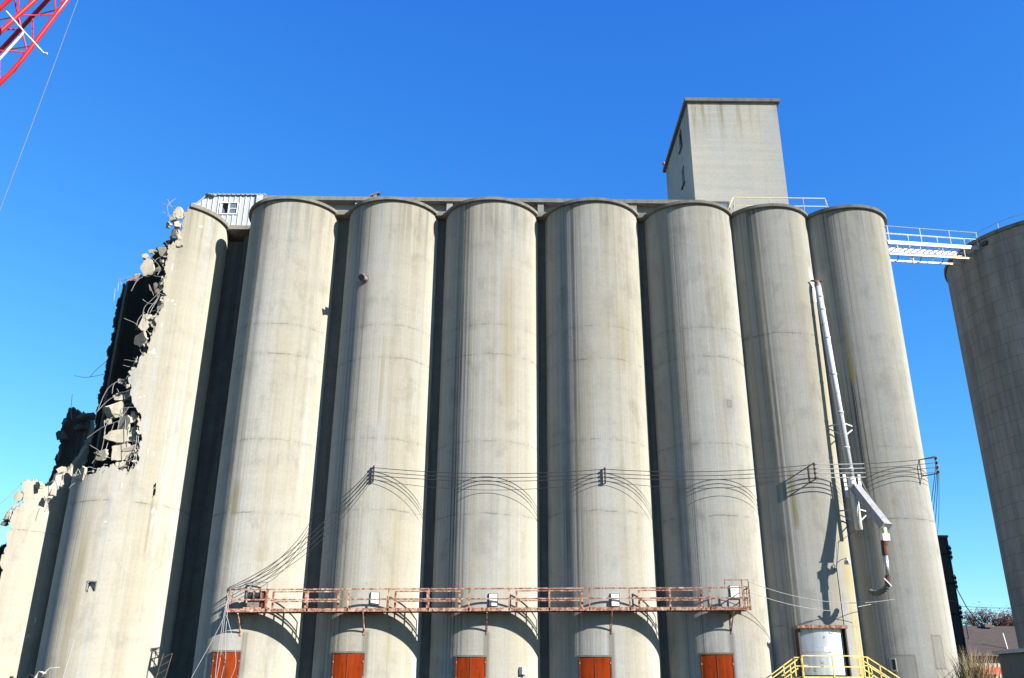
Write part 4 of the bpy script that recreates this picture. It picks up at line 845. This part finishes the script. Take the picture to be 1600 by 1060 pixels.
# yellow loading stair
st = empty('loading_stair', (15.9, 46.5, 1.35), 'yellow steel stair landing with steps down both sides at the steel door', 'stair')
SX0, SX1, SY0, SY1, SZ = 14.45, 17.4, 45.55, 46.75, 2.63
MB().box(SX0-.05, SX1+.3, SY0, 48.75, SZ-.14, SZ-.02).build('landing', M['yellow'], st)
m = MB()
for x in (SX0, (SX0+SX1)/2, SX1): m.bar((x, SY0, SZ-.1), (x, SY0, SZ+.92), .055, .055)
m.build('front_post', M['yellow'], st)
for dz, nm_ in ((.92, 'top_rail'), (.42, 'mid_rail')): MB().bar((SX0, SY0, SZ+dz), (SX1, SY0, SZ+dz), .05, .05).build(nm_, M['yellow'], st)
for x in (SX0, SX1):
    for y in (SY0+.1, 48.6): MB().bar((x, y, 1.2), (x, y, SZ-.1), .08, .08).build('leg', M['yellow'], st)
for sgn, xs_ in ((-1, SX0), (1, SX1+.25)):
    L = 1.9
    for y in (SY0+.12, SY1):
        a = Vector((xs_, y, SZ)); b = Vector((xs_+sgn*L, y, SZ-1.25))
        MB().bar(a-Vector((0, 0, .12)), b-Vector((0, 0, .0)), .06, .2).build('stringer', M['yellow'], st)
        for dz in (.88, .48): 
            r0 = MB(); r0.bar(a+Vector((-sgn*.28, 0, dz)), a+Vector((sgn*.02, 0, dz)), .045, .045); r0.bar(a+Vector((0, 0, dz)), b+Vector((0, 0, dz)), .05, .05); r0.build('hand_rail', M['yellow'], st)
        for t in (0, .3, .97):
            p = a.lerp(b, t); MB().bar(p-Vector((0, 0, .05)), p+Vector((0, 0, .88)), .05, .05).build('rail_post', M['yellow'], st)
    for k in range(6):
        x = xs_+sgn*(L*(k+.5)/6); z = SZ-.1-1.15*(k+.5)/6; MB().box(x-.14, x+.14, SY0+.15, SY1-.03, z-.02, z+.02).build('step', M['yellow'], st)
# vent on silo 7
S7 = SILO[7]; a = R(-31)
v7 = curved_plate(S7, a-.05, a+.05, 2.95, 3.62, -.05, .18, 4).build('vent_box', M['lightcable'], ROOT[7]); curved_plate(S7, a-.01, a+.04, 3.05, 3.55, .16, .185, 2).build('vent_slot', M['dark'], v7)

# ------------------------------------------------------------------ crane boom and its rope
cr = empty('crane_boom', (-26, 20.5, .5), 'red lattice crane boom reaching in at the upper left corner', 'crane')
ST1 = {'A': Vector((-15.99, 24.0, 21.04)), 'B': Vector((-16.59, 23.25, 21.28)), 'C': Vector((-17.52, 25.2, 22.57)), 'D': Vector((-18.01, 24.45, 22.72))}
ST2 = {'A': Vector((-15.21, 24.0, 22.99)), 'B': Vector((-15.66, 23.48, 23.15)), 'C': Vector((-16.27, 24.84, 24.15)), 'D': Vector((-16.81, 24.31, 24.38))}
cn = lambda S_: (S_['A']+S_['B']+S_['C']+S_['D'])/4
D_ = (cn(ST2)-cn(ST1)).normalized()
def chp(k, t):                               # boom: parallel lower section, tapered tip section
    return ST1[k] + D_*t if t < -1 else ST1[k].lerp(ST2[k], t/2.1) if t > 0 else (ST1[k]+D_*t)*(-t) + ST1[k].lerp(ST2[k], t/2.1)*(1+t)
T0, T1 = -23.5, 4.6
for k in 'ABCD': MB().tube([chp(k, t) for t in (T0, -12, -1, -.5, 0, 2, T1)], .074, 10).build('chord', M['red'], cr, True)
for (a, b, off) in (('A', 'B', 0), ('C', 'D', .5), ('A', 'C', .3), ('B', 'D', .8)):
    lz = MB(); t = T0+off; k = 0
    while t < T1-.9:
        p, q = (a, b) if k % 2 == 0 else (b, a); st_ = .85
        lz.tube([chp(p, t), chp(q, t+st_)], .028, 6); t += st_; k += 1
    lz.build('lacing', M['red'], cr)
for t in (T0+.05, T1-.05): MB().bar(chp('A', t), chp('D', t), .1).build('end_frame', M['red'], cr); MB().bar(chp('B', t), chp('C', t), .1).build('end_frame', M['red'], cr)
MB().tube([(-16.16, 22.9, 22.04), (-15.42, 22.9, 21.23), (-15.11, 22.9, 20.91), (-14.64, 22.9, 20.41), (-14.52, 22.9, 20.39)], .028, 6).build('white_stay', M['white'], cr)
MB().tube([(-15.42, 22.9, 21.23), (-15.96, 22.9, 20.17), (-16.77, 22.9, 18.51)], .035, 6).build('white_stay', M['white'], cr)
for k in range(2):
    MB().tube([chp('C', t)*(.5+.1*k)+chp('D', t)*(.5-.1*k) for t in (T0, T1)], .016, 5).build('pendant_rope', M['black'], cr)
rp_ = tag(MB().tube([(-12.55, 22, 31), (-13.0, 22, 26), (-13.41, 22, 21.73), (-13.80, 22, 17.9), (-14.2, 22, 14.2), (-14.75, 22, 9), (-15.2, 22, 4.5), (-15.5, 22, 1.0)], .009, 5).build('crane_rope', M['rope']), 'thin steel rope hanging down beside the red crane boom', 'rope')

# ------------------------------------------------------------------ background: building, house, tree, sheds, grass
bb = empty('back_building', (28.5, 66, 1.3), 'narrow dark blue grey building standing behind the end silo', 'building')
MB().box(25.5, 31.15, 63, 70, .5, 12.15).build('wall', M['backwall'], bb)
MB().box(25.4, 31.2, 62.95, 70.1, 12.15, 12.3).build('parapet', M['slab'], bb)
for z in (11.0, 9.0, 7.0):
    b = MB(); b.bar((30.2, 62.95, z), (31.2, 62.95, z), .08, .08)
    for k in range(3): b.tube([(31.15, 62.9, z-.3+k*.3), (31.15, 62.9, z-.12+k*.3)], .09, 8)
    b.bar((31.15, 62.9, z-.4), (31.15, 62.9, z+.6), .05, .05)
    b.build('insulator_bracket', M['black'], bb)
MB().tube([(30.95, 62.9, 12.1), (31.05, 62.9, 9), (31.0, 62.9, 4)], .03, 5).build('conduit', M['black'], bb)
MB().tube([(31.1, 62.8, 8.6), (31.5, 62.7, 7.4), (32.0, 62.6, 6.5), (32.3, 62.6, 6.2)], .03, 5).build('loose_cable', M['black'], bb)
MB().tube([(29.2, 62.85, 11.9), (29.6, 62.7, 11.2), (29.9, 62.7, 10.2)], .03, 5).build('loose_cable', M['lightcable'], bb)
for k, (z0, z1, lab) in enumerate(((7.5, 5.95, 'upper pale service wire crossing in front of the big dark silo'), (7.1, 5.7, 'middle pale service wire crossing in front of the big dark silo'), (6.7, 5.35, 'lowest pale service wire crossing in front of the big dark silo'))):
    tag(MB().tube(sag((31.1, 62.8, z0), (28.3, 42, z1), .25), .013, 5).build('service_wire', M['lightcable']), lab, 'wire', 'service wires at the right edge')
ho = empty('house', (37, 70, 1.4), 'low house with brown shingle roof and cream siding beyond the silos', 'house')
HY0, HY1, HX0, HX1, HZ, HR = 70, 82, 27, 47, 4.75, 7.0
m = MB(); m.box(HX0+.4, HX1-.4, HY0+.5, HY1-.5, .8, HZ)
x = HX0+.4
while x < HX1-.5: m.box(x, x+.05, HY0+.46, HY0+.5, 1, HZ-.02); x += .33
m.add([(HX0+.4, HY0+.5, HZ), (HX0+.4, HY1-.5, HZ), (HX0+.4, 76, HR-.15)], [(0, 1, 2)]); m.add([(HX1-.4, HY0+.5, HZ), (HX1-.4, HY1-.5, HZ), (HX1-.4, 76, HR-.15)], [(0, 1, 2)])
m.build('wall', M['siding'], ho)
r_ = MB(); th = .15
for ya, yb in ((HY0, 76.0), (HY1, 76.0)):
    za, zb = HZ-.12, HR
    vs = [(HX0, ya, za), (HX1, ya, za), (HX1, yb, zb), (HX0, yb, zb)]; r_.add(vs+[(a, b, c+th) for a, b, c in vs], [(0, 1, 2, 3), (7, 6, 5, 4), (0, 4, 5, 1), (1, 5, 6, 2), (2, 6, 7, 3), (3, 7, 4, 0)])
rf = r_.build('roof', M['shingle'], ho)
MB().box(HX0, HX1, HY0-.1, HY0-.004, HZ-.16, HZ+.05).build('fascia', M['frame'], ho)
MB().tube([(36.4, 73, 5.9), (36.4, 73, 7.2)], .05, 6).build('vent_pipe', M['frame'], rf)
MB().box(39.0, 39.6, 75.2, 75.8, 7.0, 7.28).build('ridge_vent', M['frame'], rf)
MB().tube([(38.2, 71, 5.1), (38.05, 71, 6.3)], .06, 6).build('vent_pipe', M['white'], rf)
MB().box(38.6, 39.6, HY0+.42, HY0+.47, 1.4, 4.3).build('doorway', M['dark'], ho)
aw = empty('awning', (35.6, 68, 3.3), 'bright orange awning strip in front of the cream house wall', 'awning')
MB().add([(33.9, 68.2, 3.28), (37.6, 68.2, 3.28), (37.6, 69.9, 3.75), (33.9, 69.9, 3.75), (33.9, 68.2, 3.42), (37.6, 68.2, 3.42), (37.6, 69.9, 3.82), (33.9, 69.9, 3.82)], [(0, 1, 2, 3), (7, 6, 5, 4), (0, 4, 5, 1), (1, 5, 6, 2), (2, 6, 7, 3), (3, 7, 4, 0)]).build('canopy', M['orange'], aw)
for x in (34.0, 37.5): MB().tube([(x, 68.3, 1.3), (x, 68.3, 3.3)], .04, 6).build('pole', M['wire'], aw)
gs = empty('equipment_shed', (20, 30, 1.1), 'grey green metal shed with a pale roof edge at the right corner', 'shed')
MB().box(17.4, 23, 26.2, 33.0, .8, 3.12).build('wall', M['tank'], gs)
MB().box(17.28, 23.2, 26.0, 33.15, 3.125, 3.24).build('roof', M['tankroof'], gs)
MB().box(17.385, 17.398, 27.5, 28.4, 1.0, 2.9).build('door', M['tank'], gs)
# tree beyond the house
def tree():
    q = random.Random(11); base = Vector((49.2, 92, 1.4))
    o = empty('tree', base, 'sparse russet leaved tree showing above the house roof', 'tree')
    t = MB(); lv = MB(); top = base+Vector((0, 0, 5.0)); t.tube([base, base+Vector((.1, 0, 1.8)), top], [.28, .22, .17], 8)
    def leaf(c):
        for _ in range(5):
            d = Vector((q.gauss(0, .26), q.gauss(0, .26), q.gauss(0, .2))); u = Vector((q.gauss(0, 1), q.gauss(0, 1), q.gauss(0, 1))).normalized(); w = u.orthogonal().normalized(); s_ = q.uniform(.05, .11)
            lv.add([c+d-u*s_, c+d+w*s_*.6, c+d+u*s_, c+d-w*s_*.6], [(0, 1, 2, 3)])
    def grow(p, d, L, r, lvl):
        e = p+d*L; m_ = p.lerp(e, .5)+Vector((q.gauss(0, .05), q.gauss(0, .05), 0))*L
        t.tube([p, m_, e], [r, r*.8, r*.6], 5)
        if lvl >= 2: leaf(e); leaf(m_)
        if lvl < 4:
            for _ in range(3):
                nd = (d+Vector((q.gauss(0, .55), q.gauss(0, .55), q.gauss(.05, .38)))).normalized(); grow(p.lerp(e, q.uniform(.6, 1)), nd, L*q.uniform(.6, .85), r*.6, lvl+1)
    for k in range(7):
        a = k*.9; grow(top-Vector((0, 0, .5*q.random())), Vector((math.cos(a)*.75, math.sin(a)*.75, q.uniform(.45, .9))).normalized(), q.uniform(1.5, 2.2), .10, 0)
    t.build('trunk', M['bark'], o); lv.build('crown', M['leaf'], o, recalc=False)
tree()
# tall dry grass by the end silo
def grass():
    q = random.Random(5); m = MB()
    for k in range(900):
        a = q.uniform(0, 6.28); rr = abs(q.gauss(0, .5)); x, y = 22.55+rr*math.cos(a)*1.15, 45.3+rr*math.sin(a)
        h = q.uniform(1.2, 2.9)*max(.35, 1-rr*.24); ln_ = Vector((q.gauss(.0, .25), q.gauss(0, .25), 0)); w = q.uniform(.008, .02)
        p = Vector((x, y, gh(x, y)-.05)); pts = [p+ln_*(t*t)*h*.8+Vector((0, 0, h*t)) for t in (0, .35, .7, 1)]; s_ = Vector((math.cos(a), math.sin(a), 0))*w
        o_ = len(m.v); m.v += [tuple(pt+s_*g_) for pt, g_ in zip(pts, (1, .9, .7, .1)) ] + [tuple(pt-s_*g_) for pt, g_ in zip(pts, (1, .9, .7, .1))]
        m.f += [(o_+i, o_+i+1, o_+i+5, o_+i+4) for i in range(3)]; m.mi += [0]*3
    tag(m.build('dry_grass', M['straw'], recalc=False), 'clump of tall pale dry grass at the foot of the end silo', 'grass', kind='stuff')
grass()
# scrap at the foot of the broken silos
sc_ = empty('scrap_metal', (-23.6, 48, 1.35), 'heap of twisted pale sheet metal between the two broken silos', 'scrap')
q = random.Random(21)
for k in range(12):
    p = Vector((-24.6+k*.13, 47.9+q.uniform(-.2, .5), 1.5+q.uniform(0, .9))); e = p+Vector((q.uniform(-.9, .9), q.uniform(-.4, .4), q.uniform(-.1, .55))); md = p.lerp(e, .5)+Vector((0, 0, q.uniform(.05, .35)))
    m = MB(); m.bar(p, md, q.uniform(.06, .3), .03); m.bar(md, e, q.uniform(.06, .3), .03); m.build('bent_sheet', M['tankroof'] if k % 3 else M['frame'], sc_)
MB().rock((-24.0, 48.2, 1.5), 1.6, 1.2, .9, 77).build('rubble', M['broken_dark'], sc_)
pl = tag(MB().tube([(-22.05, 47.9, 1.3), (-22.0, 48.0, 2.6), (-21.9, 48.2, 4.2)], .025, 6).build('steel_rod', M['wire']), 'thin bent steel rod standing against the foot of the torn silo', 'rod')
ldr = empty('ladder_piece', (-17.6, 48.6, 1.35), 'short dark lattice ladder piece leaning in the wide black gap', 'ladder')
for x in (-17.75, -17.3): MB().bar((x, 48.5, 1.3), (x+.25, 48.9, 3.6), .05, .05).build('stile', M['frame'], ldr)
for k in range(6):
    t = k/6+.05; MB().bar((-17.75+.25*t, 48.5+.4*t, 1.3+2.3*t), (-17.3+.25*(t+.12), 48.5+.4*(t+.12), 1.3+2.3*(t+.12)), .04, .04).build('rung', M['frame'], ldr)

# ------------------------------------------------------------------ light, sky, camera
sd_ = Vector((math.sin(for_sun_az)*math.cos(SUN_EL), -math.cos(for_sun_az)*math.cos(SUN_EL), math.sin(SUN_EL)))
L = bpy.data.lights.new('sun', 'SUN'); L.energy = 5.0; L.angle = R(.53); L.color = (1., .95, .86)
lo = bpy.data.objects.new('sun', L); COL.objects.link(lo); lo.rotation_euler = (-sd_).to_track_quat('-Z', 'Y').to_euler(); lo.location = (30, -20, 60)
W = bpy.data.worlds.new('World'); scene.world = W; W.use_nodes = True
nt = W.node_tree; nt.nodes.clear()
sky = nt.nodes.new('ShaderNodeTexSky'); sky.sky_type = 'NISHITA'; sky.sun_disc = False
sky.sun_elevation = SUN_EL; sky.sun_rotation = math.atan2(sd_.x, sd_.y)
sky.altitude = 300; sky.air_density = 1.0; sky.dust_density = 0.; sky.ozone_density = 3.0
sp_ = nt.nodes.new('ShaderNodeSeparateColor'); cc_ = nt.nodes.new('ShaderNodeCombineColor')   # film-like colour response of a clear autumn sky
nt.links.new(sky.outputs[0], sp_.inputs[0])
for k_, (gm, ml) in enumerate(((1.53, .407), (1.05, 1.116), (.5, 3.24))):
    pw = nt.nodes.new('ShaderNodeMath'); pw.operation = 'POWER'; pw.inputs[1].default_value = gm; nt.links.new(sp_.outputs[k_], pw.inputs[0])
    mu = nt.nodes.new('ShaderNodeMath'); mu.operation = 'MULTIPLY'; mu.inputs[1].default_value = ml; nt.links.new(pw.outputs[0], mu.inputs[0]); nt.links.new(mu.outputs[0], cc_.inputs[k_])
bg = nt.nodes.new('ShaderNodeBackground'); bg.inputs[1].default_value = .05
ou = nt.nodes.new('ShaderNodeOutputWorld')
nt.links.new(cc_.outputs[0], bg.inputs[0]); nt.links.new(bg.outputs[0], ou.inputs[0])
cam = bpy.data.cameras.new('camera'); co_ = bpy.data.objects.new('camera', cam); COL.objects.link(co_)
cam.sensor_width = 36; cam.lens = 1392.963*36/1600; cam.clip_start = .1; cam.clip_end = 9000
yaw, pit, rol = (0.007806, 0.379953, 0.006119)
fw = Vector((math.sin(yaw)*math.cos(pit), math.cos(yaw)*math.cos(pit), math.sin(pit))); r0 = Vector((math.cos(yaw), -math.sin(yaw), 0)); u0 = r0.cross(fw)
r2 = r0*math.cos(rol)+u0*math.sin(rol); u2 = -r0*math.sin(rol)+u0*math.cos(rol)
co_.matrix_world = Matrix(((r2.x, u2.x, -fw.x, 0), (r2.y, u2.y, -fw.y, 0), (r2.z, u2.z, -fw.z, 1.7), (0, 0, 0, 1)))
scene.camera = co_
vs_ = scene.view_settings; vs_.view_transform = 'Standard'; vs_.look = 'None'; vs_.exposure = 1.70; vs_.gamma = 1.; vs_.use_curve_mapping = False
